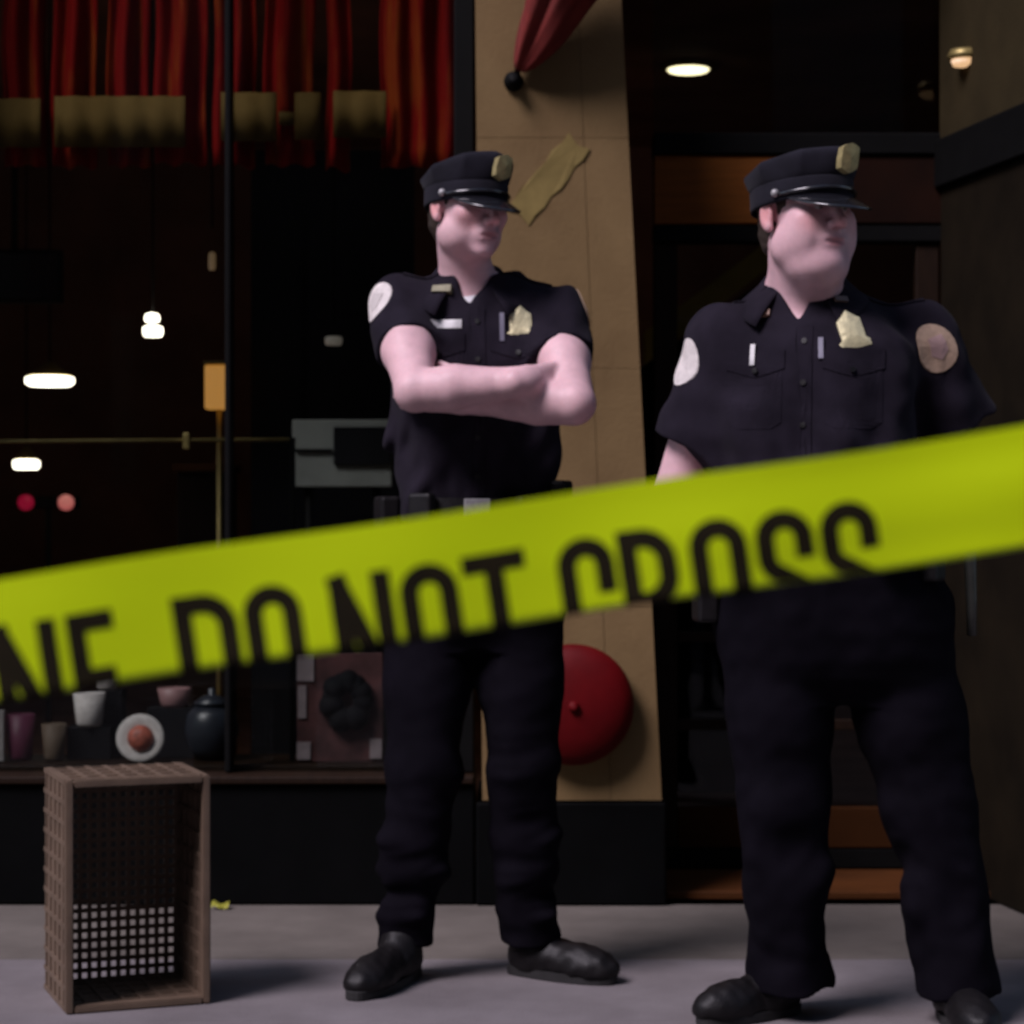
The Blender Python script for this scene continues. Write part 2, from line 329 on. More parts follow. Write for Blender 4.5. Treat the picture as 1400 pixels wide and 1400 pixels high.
# ------------------------------------------------------------------ furled flag on the pier, fire bell, painted light patch
fl = empty('wall_flag', tuple(P(702, 108, YW)), 'furled dark red flag on a slanted pole fixed to the stone pier', 'flag')
p0 = P(702, 112, YW-0.01); p1 = p0+np.array([0.20, -0.22, 0.50])
lathe('bracket', [(0.0, 0.0), (0.026, 0.0), (0.026, 0.012), (0.016, 0.02), (0.015, 0.05), (0.0, 0.05)], tuple(P(702, 112, YW-0.001)), M_black, fl, 16, '-Y')
tubeo('pole', [p0, p1], 0.009, M_dwood, fl)
def furled():
    bm = bmesh.new(); n = 40; rings = []
    ax = (p1-p0)/np.linalg.norm(p1-p0); u = np.array([0.72, 0.1, -0.56]); u = u-ax*np.dot(u, ax); u /= np.linalg.norm(u); w = np.cross(ax, u)
    for j in range(26):
        t = j/25; c = p0+(p1-p0)*(0.06+0.94*t); rad = 0.016+0.085*min(1, t/.5)**0.8+0.004*math.sin(t*11)
        ring = []
        for k in range(n):
            a = 2*math.pi*k/n; r = rad*(1+0.20*math.sin(5*a+t*3)+0.09*math.sin(11*a-2*t))
            q = c+u*(math.cos(a)*r*0.9+rad*0.35)+w*math.sin(a)*r*0.75
            ring.append(bm.verts.new(q))
        rings.append(ring)
    for a, b in zip(rings, rings[1:]):
        for k in range(n): bm.faces.new((a[k], a[(k+1) % n], b[(k+1) % n], b[k]))
    bm.faces.new(rings[0][::-1]); bm.faces.new(rings[-1])
    return from_bm('flag_cloth', bm, M_flag, fl, True)
furled()
bc = P(783, 962, YW-0.003)
bell = empty('fire_bell', tuple(bc), 'round red metal fire bell low on the stone pier', 'bell')
lathe('mount', [(0, 0), (0.06, 0), (0.06, 0.03), (0, 0.03)], tuple(bc), M_black, bell, 24, '-Y')
lathe('gong', [(0, 0.028), (0.158, 0.028), (0.160, 0.034), (0.158, 0.046), (0.150, 0.060), (0.128, 0.074), (0.09, 0.084), (0.04, 0.089), (0.001, 0.090)], tuple(bc), M_redp, bell, 48, '-Y')
lathe('nut', [(0, 0.09), (0.014, 0.09), (0.014, 0.10), (0.008, 0.104), (0.0, 0.104)], tuple(bc), M_redp, bell, 12, '-Y')
# slanting patch of yellow light on the pier, painted as a thin coloured sheet
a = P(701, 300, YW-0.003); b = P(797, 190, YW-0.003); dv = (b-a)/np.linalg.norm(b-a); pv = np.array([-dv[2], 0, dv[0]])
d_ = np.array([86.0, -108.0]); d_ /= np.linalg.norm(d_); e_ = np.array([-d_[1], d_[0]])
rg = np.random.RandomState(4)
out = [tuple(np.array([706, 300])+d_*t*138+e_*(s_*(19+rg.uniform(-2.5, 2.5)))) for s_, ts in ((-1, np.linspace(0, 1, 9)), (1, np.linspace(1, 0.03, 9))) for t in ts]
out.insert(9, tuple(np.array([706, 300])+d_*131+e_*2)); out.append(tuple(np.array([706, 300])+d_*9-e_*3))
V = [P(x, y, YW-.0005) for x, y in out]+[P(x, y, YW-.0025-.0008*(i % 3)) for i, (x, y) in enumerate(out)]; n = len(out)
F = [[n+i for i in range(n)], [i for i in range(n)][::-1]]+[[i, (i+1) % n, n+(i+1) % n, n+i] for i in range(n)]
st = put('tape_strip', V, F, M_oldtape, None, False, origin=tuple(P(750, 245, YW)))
tag(st, 'strip of faded yellow tape stuck slantwise on the stone pier', 'tape')  # painted light, no tape here

# ------------------------------------------------------------------ lamps and things seen inside
LW = lampm('lamp_white', (1.0, 0.88, 0.72), 3.0); LWARM = lampm('lamp_warm', (1.0, 0.62, 0.28), 1.3); LOR = lampm('lamp_orange', (1.0, 0.42, 0.06), 0.20)
LDOWN = lampm('lamp_down', (1.0, 0.85, 0.52), 1.6); LRED = mat('lamp_red', (0.18, 0.0, 0.02), 0.4, 0.05, 5, emit=(1.0, 0.02, 0.10), estr=0.10) or lampm('lamp_red', (1.0, 0.03, 0.08), 0.05)
def pendant(px, py, Y, w, h, label, m=LW, shade=True):
    c = P(px, py, Y); s = FP/Y; r = w/s/2; hh = h/s
    o = empty('pendant_lamp', tuple(c), label, 'lamp', None)
    lathe('diffuser', [(0.001, -hh/2), (r*0.85, -hh/2), (r, -hh*0.2), (r, hh*0.35), (r*0.7, hh*0.5), (0.001, hh*0.5)], tuple(c), m, o, 24)
    if shade: lathe('shade', [(r*0.72, hh*0.52), (r*0.95, hh*0.55), (r*0.5, hh*1.3), (r*0.18, hh*1.9), (0.01, hh*2.0)], tuple(c), M_brass, o, 24)
    tubeo('cable', [(c[0], c[1], c[2]+hh*1.9), (c[0], c[1], 3.05)], 0.004, M_black, o, 8)
pendant(68, 521, 8.6, 66, 13, 'wide flat white pendant lamp glowing inside the window')
pendant(36, 635, 9.6, 36, 13, 'smaller flat white pendant lamp hung low behind the brass rail')
pendant(209, 453, 8.2, 27, 14, 'small white globe lamp glowing in the middle of the window', shade=False)
c = P(208, 435, 8.2); lathe('upper_glass', [(0.001, -0.018), (0.024, -0.012), (0.028, 0.0), (0.022, 0.014), (0.001, 0.02)], tuple(c), LW, [o for o in bpy.data.objects if o.name == 'pendant_lamp.002'][0], 18)
pendant(290, 357, 7.6, 10, 24, 'tiny dim amber lamp hanging below the drapes', lampm('lamp_dim', (1.0, 0.6, 0.3), 0.04), False)
pendant(456, 466, 6.75, 24, 12, 'dim grey lamp in front of the black screen', lampm('lamp_grey', (0.9, 0.8, 0.7), 0.03), False)
# orange lantern on stem
c = P(298, 530, 6.9); k = 6.9/FP
lan = empty('standing_lantern', (c[0]+0.004, c[1], 0.012), 'amber lantern on a thin brass stem inside the window', 'lantern')
box('shade', tuple(c), (33*k, 33*k, 60*k), LOR, lan, 0.006)
box('cap', (c[0], c[1], c[2]+33*k), (37*k, 37*k, 5*k), M_brass, lan, 0.002)
tubeo('stem', [(c[0]+0.004, c[1], c[2]-30*k), (c[0]+0.004, c[1], 0.05)], 0.008, M_brass, lan, 10)
lathe('base', [(0, 0), (0.10, 0), (0.10, 0.012), (0.03, 0.03), (0.0, 0.04)], (c[0]+0.004, c[1], 0.012), M_brass, lan, 24)
# brass rail
zr = lz(603, 6.25)
rail = empty('curtain_rail', (-1.2, 6.25, zr), 'thin brass rail running across inside the dark window', 'rail')
tubeo('bar', [(-3.1, 6.25, zr-0.012), (vx(400), 6.25, zr+0.004)], 0.0055, M_brass, rail, 10)
for px in (255, -150): box('bracket', (vx(px)*6.25/YV, 6.25, zr), (0.018, 0.02, 0.045), M_brass, rail, 0.003)
box('end_post', (vx(400)*6.25/YV, 6.25, zr/2+0.16), (0.015, 0.015, zr-0.3), M_black, rail, 0.002)
# red lights
tl = P(64, 687, 9.0); tail = empty('red_light_bar', tuple(tl), 'dark bar with two small red lights inside the window', 'lights')
box('housing', (tl[0], tl[1]+0.03, tl[2]), (0.25, 0.04, 0.05), M_black, tail, 0.008)
for px in (35, 90):
    c = P(px, 687, 9.0); lathe('red_lens', [(0.001, 0.0), (0.032, 0.0), (0.032, 0.012), (0.018, 0.022), (0.001, 0.024)], tuple(c+np.array([0, 0.01, 0])), LRED if px < 60 else lampm('lamp_pink', (1.0, 0.2, 0.2), 0.2), tail, 16, '-Y')
tubeo('stand', [(tl[0], tl[1]+0.03, tl[2]-0.02), (tl[0], tl[1]+0.03, 0.012)], 0.012, M_black, tail)
# grey notice board with dark panel
Yb = 6.70; k = Yb/FP; bx = P(468, 620, Yb)
nb = empty('notice_board', (bx[0], Yb, 0.012), 'pale grey notice board with a dark panel behind the glass', 'board')
box('board', tuple(bx), (136*k, 0.03, 92*k), M_grey, nb, 0.004)
box('dark_panel', (P(496, 610, Yb)[0], Yb-0.022, P(496, 610, Yb)[2]), (78*k, 0.012, 52*k), M_intb, nb, 0.003)
box('ledge', (P(430, 611, Yb)[0], Yb-0.02, P(430, 616, Yb)[2]), (50*k, 0.012, 4*k), M_black, nb, 0.001)
for dx in (-0.10, 0.10): tubeo('leg', [(bx[0]+dx, Yb+0.02, bx[2]), (bx[0]+dx, Yb+0.02, 0.012)], 0.012, M_black, nb)
# brown cabinet under the lantern
Yc = 7.3; k = Yc/FP; c = P(278, 700, Yc)
cab = empty('wooden_cabinet', (c[0], Yc, 0.012), 'narrow brown wooden cabinet behind the amber lantern', 'cabinet')
box('body', (c[0], Yc+0.1, (P(0, 645, Yc)[2]+0.012)/2), (66*k, 0.3, P(0, 645, Yc)[2]-0.012), M_dwood, cab, 0.006)
box('top', (c[0], Yc+0.1, P(0, 640, Yc)[2]), (76*k, 0.34, 0.025), M_wood, cab, 0.004)
# dark television top left
c = P(20, 378, 8.5); tv = empty('wall_screen', tuple(c), 'switched-off black screen hung under the drapes', 'screen')
box('frame', tuple(c), (0.36, 0.05, 0.20), M_black, tv, 0.008); box('panel', (c[0], c[1]-0.027, c[2]), (0.33, 0.006, 0.17), M_patent, tv, 0.001)
tubeo('hanger', [(c[0], c[1], c[2]+0.09), (c[0], c[1], 3.05)], 0.012, M_black, tv)
# downlight in the ceiling beyond the transom and a lamp on the side wall
c = np.array(P(941, 92, 10.2)); c[2] = 3.05
dl = empty('ceiling_downlight', (c[0], c[1], 3.05), 'bright round downlight in the dark ceiling of the entrance', 'downlight')
lathe('lens', [(0.001, -0.03), (0.085, -0.028), (0.10, -0.015), (0.10, -0.002), (0.001, -0.002)], tuple(c), LDOWN, dl, 28)
lathe('ring', [(0.102, -0.02), (0.125, -0.016), (0.128, -0.001), (0.102, -0.001)], tuple(c), M_brass, dl, 28)
Yl = 6.22; c = P(1318, 83, Yl)
sc_ = empty('wall_light', tuple(c), 'small warm light on the tan stone beside the entrance', 'lamp')
lathe('lens', [(0.001, -0.018), (0.03, -0.014), (0.036, 0.0), (0.03, 0.01), (0.001, 0.012)], tuple(c), lampm('lamp_side', (1.0, 0.6, 0.3), 0.3), sc_, 20)
lathe('cover', [(0.04, 0.004), (0.046, 0.012), (0.036, 0.03), (0.001, 0.034)], tuple(c), M_brass, sc_, 20)
box('arm', (c[0]+0.045, c[1], c[2]+0.018), (0.10, 0.02, 0.016), M_black, sc_, 0.002)
# stair inside entrance
stair = empty('staircase', (0.8, 8.3, 0.012), 'olive sided staircase rising in the dark behind the entrance door', 'staircase')
q = [(P(880, 455, 8.3)[0], P(0, 455, 8.3)[2]), (P(1090, 300, 8.3)[0], P(0, 300, 8.3)[2]), (P(1090, 335, 8.3)[0], P(0, 335, 8.3)[2]), (P(880, 500, 8.3)[0], P(0, 500, 8.3)[2])]
hexa('stringer', q[::-1], 8.28, 8.32, M_olive, stair, 0.003)
for i in range(9):
    z = 0.15+0.17*i; x = 0.17+0.095*i
    boxr('step', x, x+0.30, 8.33, 9.2, z, z+0.035, M_dwood, stair, 0.004)
hexa('side_panel', [(0.20, 0.013), (1.10, 0.013), (1.10, q[2][1]), (q[3][0], q[3][1]), (0.20, q[3][1]-0.16)], 8.30, 8.325, M_intb, stair, 0.003)

# ------------------------------------------------------------------ window display on the ledge
YD2 = 6.17
dsp = boxr('display_ledge', -1.9, -0.16, YD2-0.035, YD2+0.25, 0.0132, 0.355, M_dwood, None, 0.004); tag(dsp, 'low dark wooden ledge along the foot of the window', 'ledge')
ZL = 0.3555
def on(px, Y=YD2+0.06): return (px-700)/FP*Y
Yp = YD2+0.02
def leaning_plate(px, py, rx, label, foodm):
    k = Yp/FP; r = rx*k; x = (px-700)*k; z = CZ-(py-700)*k
    o = empty('plate', (x, Yp, ZL), label, 'plate')
    prof = [(0.001, 0.0), (r*0.6, 0.0), (r, 0.014), (r*0.97, 0.018), (r*0.62, 0.006), (0.001, 0.005)]
    pl = lathe('dish', prof, (0, 0, 0), M_patchw, o, 32, '-Y', origin=(0, 0, 0)); pl.location = (0, 0.02, r*0.98); pl.rotation_euler = (R(-12), 0, 0)
    f = lathe('food', [(0.001, 0.006), (r*0.55, 0.006), (r*0.5, 0.02), (r*0.25, 0.028), (0.001, 0.029)], (0, 0, 0), foodm, o, 20, '-Y', origin=(0, 0, 0)); f.location = (0, 0.02, r*0.98); f.rotation_euler = (R(-12), 0, 0)
M_food = mat('red_food', (0.42, 0.10, 0.06), 0.5, 0.4, 60, 0.6, 90)
leaning_plate(191, 1012, 33, 'white plate of red food leaning on the window ledge', M_food)
def cup(px, base, w, h, label, m=M_patchw, dy=0.09):
    Y = YD2+dy; k = Y/FP; r = w*k/2; hh = h*k; x = (px-700)*k
    o = empty('cup', (x, Y, base), label, 'cup')
    lathe('bowl', [(0.001, 0.0), (r*0.7, 0.0), (r*0.8, 0.01), (r, hh), (r*0.93, hh), (r*0.72, 0.014), (0.001, 0.012)], (x, Y, base), m, o, 24)
def riser(px, w, h, dy, label):
    Y = YD2+dy; k = Y/FP; x = (px-700)*k
    o = box('display_block', (x, Y, ZL+h/2), (w*k, 0.08, h), M_intb, None, 0.003, origin=(x, Y, ZL)); tag(o, label, 'block'); return ZL+h
zt = riser(125, 60, 0.09, 0.14, 'dark block under the stacked white cups'); cup(122, zt+0.0005, 44, 46, 'white cup standing on the dark display block', dy=0.12)
zt2 = riser(150, 40, 0.185, 0.21, 'taller dark block behind the white cup'); cup(146, zt2+0.0005, 34, 30, 'small pale cup on the taller dark block', dy=0.20)
cup(28, ZL+.0005, 40, 62, 'dull magenta jar on the ledge beside the white card', mat('magenta_jar', (0.16, 0.03, 0.07), 0.5), dy=0.10)
cup(74, ZL+.0005, 34, 50, 'brown clay beaker on the ledge beside the magenta jar', mat('brown_clay', (0.12, 0.08, 0.05), 0.7), dy=0.08)
zt3 = riser(238, 70, 0.14, 0.17, 'dark block carrying the small pinkish bowl')
cup(238, zt3+0.0005, 46, 26, 'small pinkish bowl on a dark block', mat('pink_glaze', (0.32, 0.17, 0.17), 0.5), dy=0.16)
# dark round pot
x = on(287); pot = empty('round_pot', (x, YD2+0.10, ZL), 'dark blue round pot with lid on the ledge', 'pot')
M_pot = mat('dark_blue_glaze', (0.022, 0.026, 0.036), 0.35, 0.3, 10)
lathe('body', [(0.001, 0), (0.04, 0), (0.062, 0.03), (0.075, 0.08), (0.068, 0.125), (0.045, 0.15), (0.001, 0.15)], (x, YD2+0.10, ZL), M_pot, pot, 28)
lathe('lid', [(0.05, 0.151), (0.052, 0.158), (0.025, 0.175), (0.010, 0.18), (0.012, 0.195), (0.001, 0.2)], (x, YD2+0.10, ZL), M_pot, pot, 24)
# leaning framed picture
k = (YD2)/FP; xf = (463-700)*k; wf = 118*k; hf = 150*k
pic = empty('framed_picture', (xf, YD2+0.03, ZL), 'dark framed picture with pale corners leaning inside the window', 'picture')
box('board', (xf, YD2+0.05, ZL+hf/2), (wf, 0.012, hf), mat('picture_red', (0.10, 0.035, 0.035), 0.6, 0.5, 12), pic, 0.002)
for sx, sz, w_, h_ in ((-0.40, 0.37, 0.2, 0.26), (-0.42, -0.40, 0.16, 0.16), (0.42, -0.38, 0.14, 0.18), (-0.44, 0.05, 0.1, 0.3)):
    box('pale_corner', (xf+sx*wf, YD2+0.041, ZL+hf/2+sz*hf), (w_*wf, 0.006, h_*hf), mat('pale_print', (0.30, 0.24, 0.25), 0.7, 0.2, 20), pic, 0.001)
bm = bmesh.new()
for i in range(13):
    a = 2*math.pi*i/13; bmesh.ops.create_icosphere(bm, subdivisions=2, radius=0.03+0.006*math.sin(i*3), matrix=Matrix.Translation((xf+0.02+0.045*math.cos(a), YD2+0.035, ZL+hf*0.56+0.055*math.sin(a))))
from_bm('wreath', bm, M_intb, pic, True)
# pale upright menu at left edge
x = on(-3); o = box('menu_card', (x, YD2+0.06, ZL+0.07), (0.035, 0.02, 0.14), M_patchw, None, 0.002, origin=(x, YD2+0.06, ZL)); tag(o, 'narrow white card standing on the window ledge', 'card')
# yellow scrap by the plinth
V = []; F = []
for i in range(9):
    for j in (0, 1): V.append((P(288+3.0*i, 0, 5.93)[0], 5.93+0.006*math.sin(i*1.3)+0.03*j, 0.03+0.004*math.sin(i*0.8+j)+0.010*j))
for i in range(8): F.append([2*i, 2*i+2, 2*i+3, 2*i+1])
lowest = min(v[2] for v in V); V = [(a, b, c-lowest+0.001) for a, b, c in V]
o = put('tape_scrap', V, F, mat('scrap_yellow', (0.26, 0.25, 0.02), 0.7), None, True, origin=(V[0][0], 5.93, 0)); tag(o, 'crumpled scrap of yellow tape on the pavement by the crate', 'scrap')
sm = o.modifiers.new('thickness', 'SOLIDIFY'); sm.thickness = 0.001

# ------------------------------------------------------------------ crate standing on end
def crate():
    W, D, H = 0.305, 0.285, 0.483; yaw = R(21)
    org = np.array([-0.922, 4.688, 0.0]); c = empty('milk_crate', tuple(org), 'brown plastic lattice crate standing on end on the pavement', 'crate'); c.rotation_euler = (0, 0, yaw)
    def bx_(name, boxes, stuff=False, bev=0.0):
        bm = bmesh.new()
        for cc, ss in boxes: bbox(bm, cc, ss)
        if bev: bmesh.ops.bevel(bm, geom=bm.edges[:], offset=bev, segments=2, affect='EDGES')
        bmesh.ops.recalc_face_normals(bm, faces=bm.faces[:])
        me = bpy.data.meshes.new(name); bm.to_mesh(me); bm.free(); o = link(name, me, M_crate, c)
        if stuff: o['kind'] = 'stuff'
        return o
    t = 0.008; rim = 0.016
    # four rims on the open side facing out, each a bar
    for cc, ss in (((rim/2, 0.012, H/2), (rim, 0.024, H)), ((W-rim/2, 0.012, H/2), (rim, 0.024, H)), ((W/2, 0.012, H-rim/2), (W-2*rim-0.002, 0.024, rim)), ((W/2, 0.012, rim/2), (W-2*rim-0.002, 0.024, rim))):
        bx_('rim', [(cc, ss)], bev=0.003)
    # solid-ish side walls with handle slots -> panels built of upright and cross ribs
    def wall(name, axis, pos):
        bs = []; L = H if axis == 'x' else W-2*t-0.002
        nrow = 11 if axis == 'x' else 7
        if axis == 'x':
            bs.append(((pos, D/2+0.01, H/2), (t*0.55, D-0.03, H-0.004)))
            for i in range(nrow+1): bs.append(((pos, D/2+0.012, 0.006+(H-0.012)*i/nrow), (t*1.5, D-0.034, 0.010)))
            for j in range(5): bs.append(((pos, 0.045+(D-0.07)*j/4, H/2), (t*1.42, 0.010, H-0.006)))
        else:
            bs.append(((W/2, D/2+0.01, pos), (L, D-0.03, t*0.55)))
            for i in range(nrow+1): bs.append(((t+0.006+(W-2*t-0.014)*i/nrow, D/2+0.012, pos), (0.010, D-0.034, t*1.5)))
            for j in range(5): bs.append(((W/2, 0.045+(D-0.07)*j/4, pos), (L-0.002, 0.010, t*1.42)))
        bx_(name, bs, True)
    wall('side_wall', 'x', t*0.8); wall('side_wall', 'x', W-t*0.8); wall('end_wall', 'z', t*0.8); wall('end_wall', 'z', H-t*0.8)
    bs = []
    nx, nz = 13, 21
    for i in range(nx+1): bs.append(((0.014+(W-0.028)*i/nx, D-0.008, H/2), (0.0085, 0.010, H-0.02)))
    for j in range(nz+1): bs.append(((W/2, D-0.0078, 0.012+(H-0.024)*j/nz), (W-0.024, 0.0092, 0.0085)))
    bx_('lattice_base', bs, True)
crate()

# ------------------------------------------------------------------ implicit-surface toolkit for the figures
class Vol:
    def __init__(s, lo, hi, h):
        s.h = h; s.lo = np.array(lo, float); s.n = np.ceil((np.array(hi)-s.lo)/h).astype(int)+1
        s.d = np.full(s.n, 0.5, np.float32); s.ax = [(s.lo[i]+h*np.arange(s.n[i])).astype(np.float32) for i in range(3)]
    def sub(s, bmin, bmax):
        a = np.maximum(0, np.floor((np.array(bmin)-s.lo)/s.h).astype(int)); b = np.minimum(s.n, np.ceil((np.array(bmax)-s.lo)/s.h).astype(int)+1)
        if np.any(b <= a): return None
        sl = tuple(slice(a[i], b[i]) for i in range(3))
        return sl, s.ax[0][sl[0]][:, None, None], s.ax[1][sl[1]][None, :, None], s.ax[2][sl[2]][None, None, :]
    def op(s, prim, k=0.0, mode='u'):
        bmin, bmax, f = prim; g = s.sub(np.array(bmin)-k-2*s.h, np.array(bmax)+k+2*s.h)
        if g is None: return
        sl, x, y, z = g; e = f(x, y, z).astype(np.float32); d = s.d[sl]; e = np.broadcast_to(e, d.shape)
        if mode == 'u':
            if k > 0: t = np.clip(0.5+0.5*(d-e)/k, 0, 1); r = d+(e-d)*t-k*t*(1-t)
            else: r = np.minimum(d, e)
        else:
            e = -e
            if k > 0: t = np.clip(0.5+0.5*(e-d)/k, 0, 1); r = d+(e-d)*t+k*t*(1-t)
            else: r = np.maximum(d, e)
        s.d[sl] = r
    def displace(s, f, bmin=None, bmax=None):
        g = s.sub(bmin if bmin is not None else s.lo, bmax if bmax is not None else s.lo+s.h*s.n); sl, x, y, z = g
        sub = s.d[sl]; idx = np.nonzero(np.abs(sub) < 0.03)
        X = x[:, 0, 0][idx[0]]; Y = y[0, :, 0][idx[1]]; Z = z[0, 0, :][idx[2]]
        sub[idx] += f(X, Y, Z).astype(np.float32)
    def mesh(s, smooth=2):
        d = s.d; S = d < 0
        c = S[:-1, :-1, :-1].astype(np.uint8)
        for i, j, k in ((1, 0, 0), (0, 1, 0), (0, 0, 1), (1, 1, 0), (1, 0, 1), (0, 1, 1), (1, 1, 1)):
            c += S[i:i+c.shape[0], j:j+c.shape[1], k:k+c.shape[2]]
        act = np.nonzero((c > 0) & (c < 8)); I, J, K = act; n = len(I)
        idm = np.full(c.shape, -1, np.int32); idm[act] = np.arange(n)
        acc = np.zeros((n, 3)); cnt = np.zeros(n)
        cor = [(a, b, e) for a in (0, 1) for b in (0, 1) for e in (0, 1)]
        for p in cor:
            for ax in range(3):
                if p[ax] == 0:
                    q = list(p); q[ax] = 1
                    d0 = d[I+p[0], J+p[1], K+p[2]]; d1 = d[I+q[0], J+q[1], K+q[2]]; m = (d0 < 0) != (d1 < 0)
                    t = np.where(m, d0/np.where(m, d0-d1, 1), 0); pos = np.tile(np.array(p, float), (n, 1)); pos[:, ax] = t
                    acc[m] += pos[m]; cnt[m] += 1
        V = s.lo+s.h*(np.stack([I, J, K], 1)+acc/cnt[:, None])
        F = []
        for ax in range(3):
            a0 = [slice(None)]*3; a1 = [slice(None)]*3; a0[ax] = slice(0, -1); a1[ax] = slice(1, None)
            cr = S[tuple(a0)] != S[tuple(a1)]; e = np.nonzero(cr)
            o = [(ax+1) % 3, (ax+2) % 3]
            ok = (e[o[0]] > 0) & (e[o[1]] > 0) & (e[o[0]] < c.shape[o[0]]) & (e[o[1]] < c.shape[o[1]]); e = [x[ok] for x in e]
            inside = S[tuple(e)]; qd = []
            for u, v in ((-1, -1), (0, -1), (0, 0), (-1, 0)):
                w = [x.copy() for x in e]; w[o[0]] += u; w[o[1]] += v; qd.append(idm[tuple(w)])
            q = np.stack(qd, 1); q[~inside] = q[~inside][:, ::-1]; F.append(q)
        F = np.concatenate(F); F = F[(F >= 0).all(1)]
        for _ in range(smooth):
            A = np.zeros_like(V); C = np.zeros(n)
            for a, b in ((0, 1), (1, 2), (2, 3), (3, 0)):
                for p, q in ((a, b), (b, a)):
                    for dd in range(3): A[:, dd] += np.bincount(F[:, p], V[F[:, q], dd], n)
                    C += np.bincount(F[:, p], minlength=n)
            V = V+0.5*(A/np.maximum(C, 1)[:, None]-V)
        return V, F
def grid_obj(name, VF, m, parent, tone=None):
    V, F = VF; off = np.array(wl(parent)); me = bpy.data.meshes.new(name)
    me.vertices.add(len(V)); me.vertices.foreach_set('co', (V-off).astype(np.float32).ravel())
    me.loops.add(F.size); me.loops.foreach_set('vertex_index', F.astype(np.int32).ravel())
    me.polygons.add(len(F)); me.polygons.foreach_set('loop_start', np.arange(0, F.size, 4, dtype=np.int32))
    me.update(calc_edges=True); me.validate()
    if tone is not None:
        at = me.color_attributes.new('tone', 'FLOAT_COLOR', 'POINT'); at.data.foreach_set('color', np.concatenate([tone, np.ones((len(V), 1))], 1).astype(np.float32).ravel())
    return link(name, me, m, parent, True)
def biggest(VF):
    """keep only the largest connected piece of a quad mesh"""
    V, F = VF; lab = np.arange(len(V)); e = np.concatenate([F[:, [0, 1]], F[:, [1, 2]], F[:, [2, 3]], F[:, [3, 0]]])
    while True:
        m = np.minimum(lab[e[:, 0]], lab[e[:, 1]]); old = lab.copy(); np.minimum.at(lab, e[:, 0], m); np.minimum.at(lab, e[:, 1], m); lab = lab[lab]; lab = lab[lab]
        if (lab == old).all(): break
    ids, cnt = np.unique(lab, return_counts=True); keep = lab == ids[cnt.argmax()]
    mp = np.cumsum(keep)-1; F2 = F[keep[F].all(1)]; return V[keep], mp[F2]
def v3(p): return np.array(p, float)
def cone(a, b, ra, rb):
    a = v3(a); b = v3(b); r = max(ra, rb); ab = b-a; L2 = max(1e-9, ab@ab)
    def f(x, y, z):
        px, py, pz = x-a[0], y-a[1], z-a[2]; t = np.clip((px*ab[0]+py*ab[1]+pz*ab[2])/L2, 0, 1)
        return np.sqrt((px-t*ab[0])**2+(py-t*ab[1])**2+(pz-t*ab[2])**2)-(ra+(rb-ra)*t)
    return np.minimum(a, b)-r, np.maximum(a, b)+r, f
def ell(c, r, fr=None):
    """ellipsoid; fr = (origin, 3x3 rotation) local frame"""
    c = v3(c); r = v3(r)
    if fr is None: fr = (np.zeros(3), np.eye(3))
    o, Rm = fr; cw = o+Rm@c; ext = r.max()
    def f(x, y, z):
        dx, dy, dz = x-cw[0], y-cw[1], z-cw[2]
        q = [(Rm[0, i]*dx+Rm[1, i]*dy+Rm[2, i]*dz)/r[i] for i in range(3)]
        k0 = np.sqrt(q[0]**2+q[1]**2+q[2]**2)+1e-6; k1 = np.sqrt((q[0]/r[0])**2+(q[1]/r[1])**2+(q[2]/r[2])**2)+1e-6
        return k0*(k0-1)/k1
    return cw-ext, cw+ext, f
def lcone(a, b, ra, rb, fr): o, Rm = fr; return cone(o+Rm@v3(a), o+Rm@v3(b), ra, rb)
def loft(rows, yaw=0.0, n=2.3, grow=0.0):
    """stack of super-ellipses: rows (z, cx, cy, rx, ry) rising"""
    rw = np.array(sorted(rows), float); zz = np.linspace(rw[0, 0], rw[-1, 0], 200)
    def sm(col):
        y = np.interp(zz, rw[:, 0], rw[:, col]); ker = np.hanning(23); ker /= ker.sum()
        return np.convolve(np.pad(y, 11, mode='edge'), ker, mode='valid')
    C = [sm(i) for i in range(1, 5)]; ca, sa = math.cos(yaw), math.sin(yaw)
    def f(x, y, z):
        zc = np.clip(z, zz[0], zz[-1]); cx, cy, rx, ry = [np.interp(zc, zz, c).astype(np.float32) for c in C]; rx = rx+grow; ry = ry+grow
        dx, dy = x-cx, y-cy; u = ca*dx+sa*dy; v = -sa*dx+ca*dy
        rho = (np.abs(u/rx)**n+np.abs(v/ry)**n)**(1/n); d = (rho-1)*np.minimum(rx, ry)
        return np.maximum(d, np.maximum(zz[0]-z, z-zz[-1])+0*d)
    ext = rw[:, 3:5].max()+grow+0.02
    return (rw[:, 1].min()-ext, rw[:, 2].min()-ext, zz[0]), (rw[:, 1].max()+ext, rw[:, 2].max()+ext, zz[-1]), f
def waves(seed, freq, amp, stretch=(1, 1, 1), n=7, sharp=1.0):
    rg = np.random.RandomState(seed); K = rg.normal(size=(n, 3)); K /= np.linalg.norm(K, axis=1)[:, None]; K *= freq*np.array(stretch)*rg.uniform(0.6, 1.5, (n, 1)); ph = rg.uniform(0, 6.28, n)
    K2 = rg.normal(size=(3, 3))*9; 
    def f(x, y, z):
        w = [0.35*np.sin(K2[i, 0]*x+K2[i, 1]*y+K2[i, 2]*z) for i in range(3)]
        s = 0
        for i in range(n): s = s+np.sin(K[i, 0]*x+K[i, 1]*y+K[i, 2]*z+ph[i]+2.2*w[i % 3])
        s = s/math.sqrt(n)
        return amp*(np.sign(s)*np.abs(s)**sharp)
    return f
def rotz(a): return np.array(Matrix.Rotation(a, 3, 'Z'))
def rotx(a): return np.array(Matrix.Rotation(a, 3, 'X'))
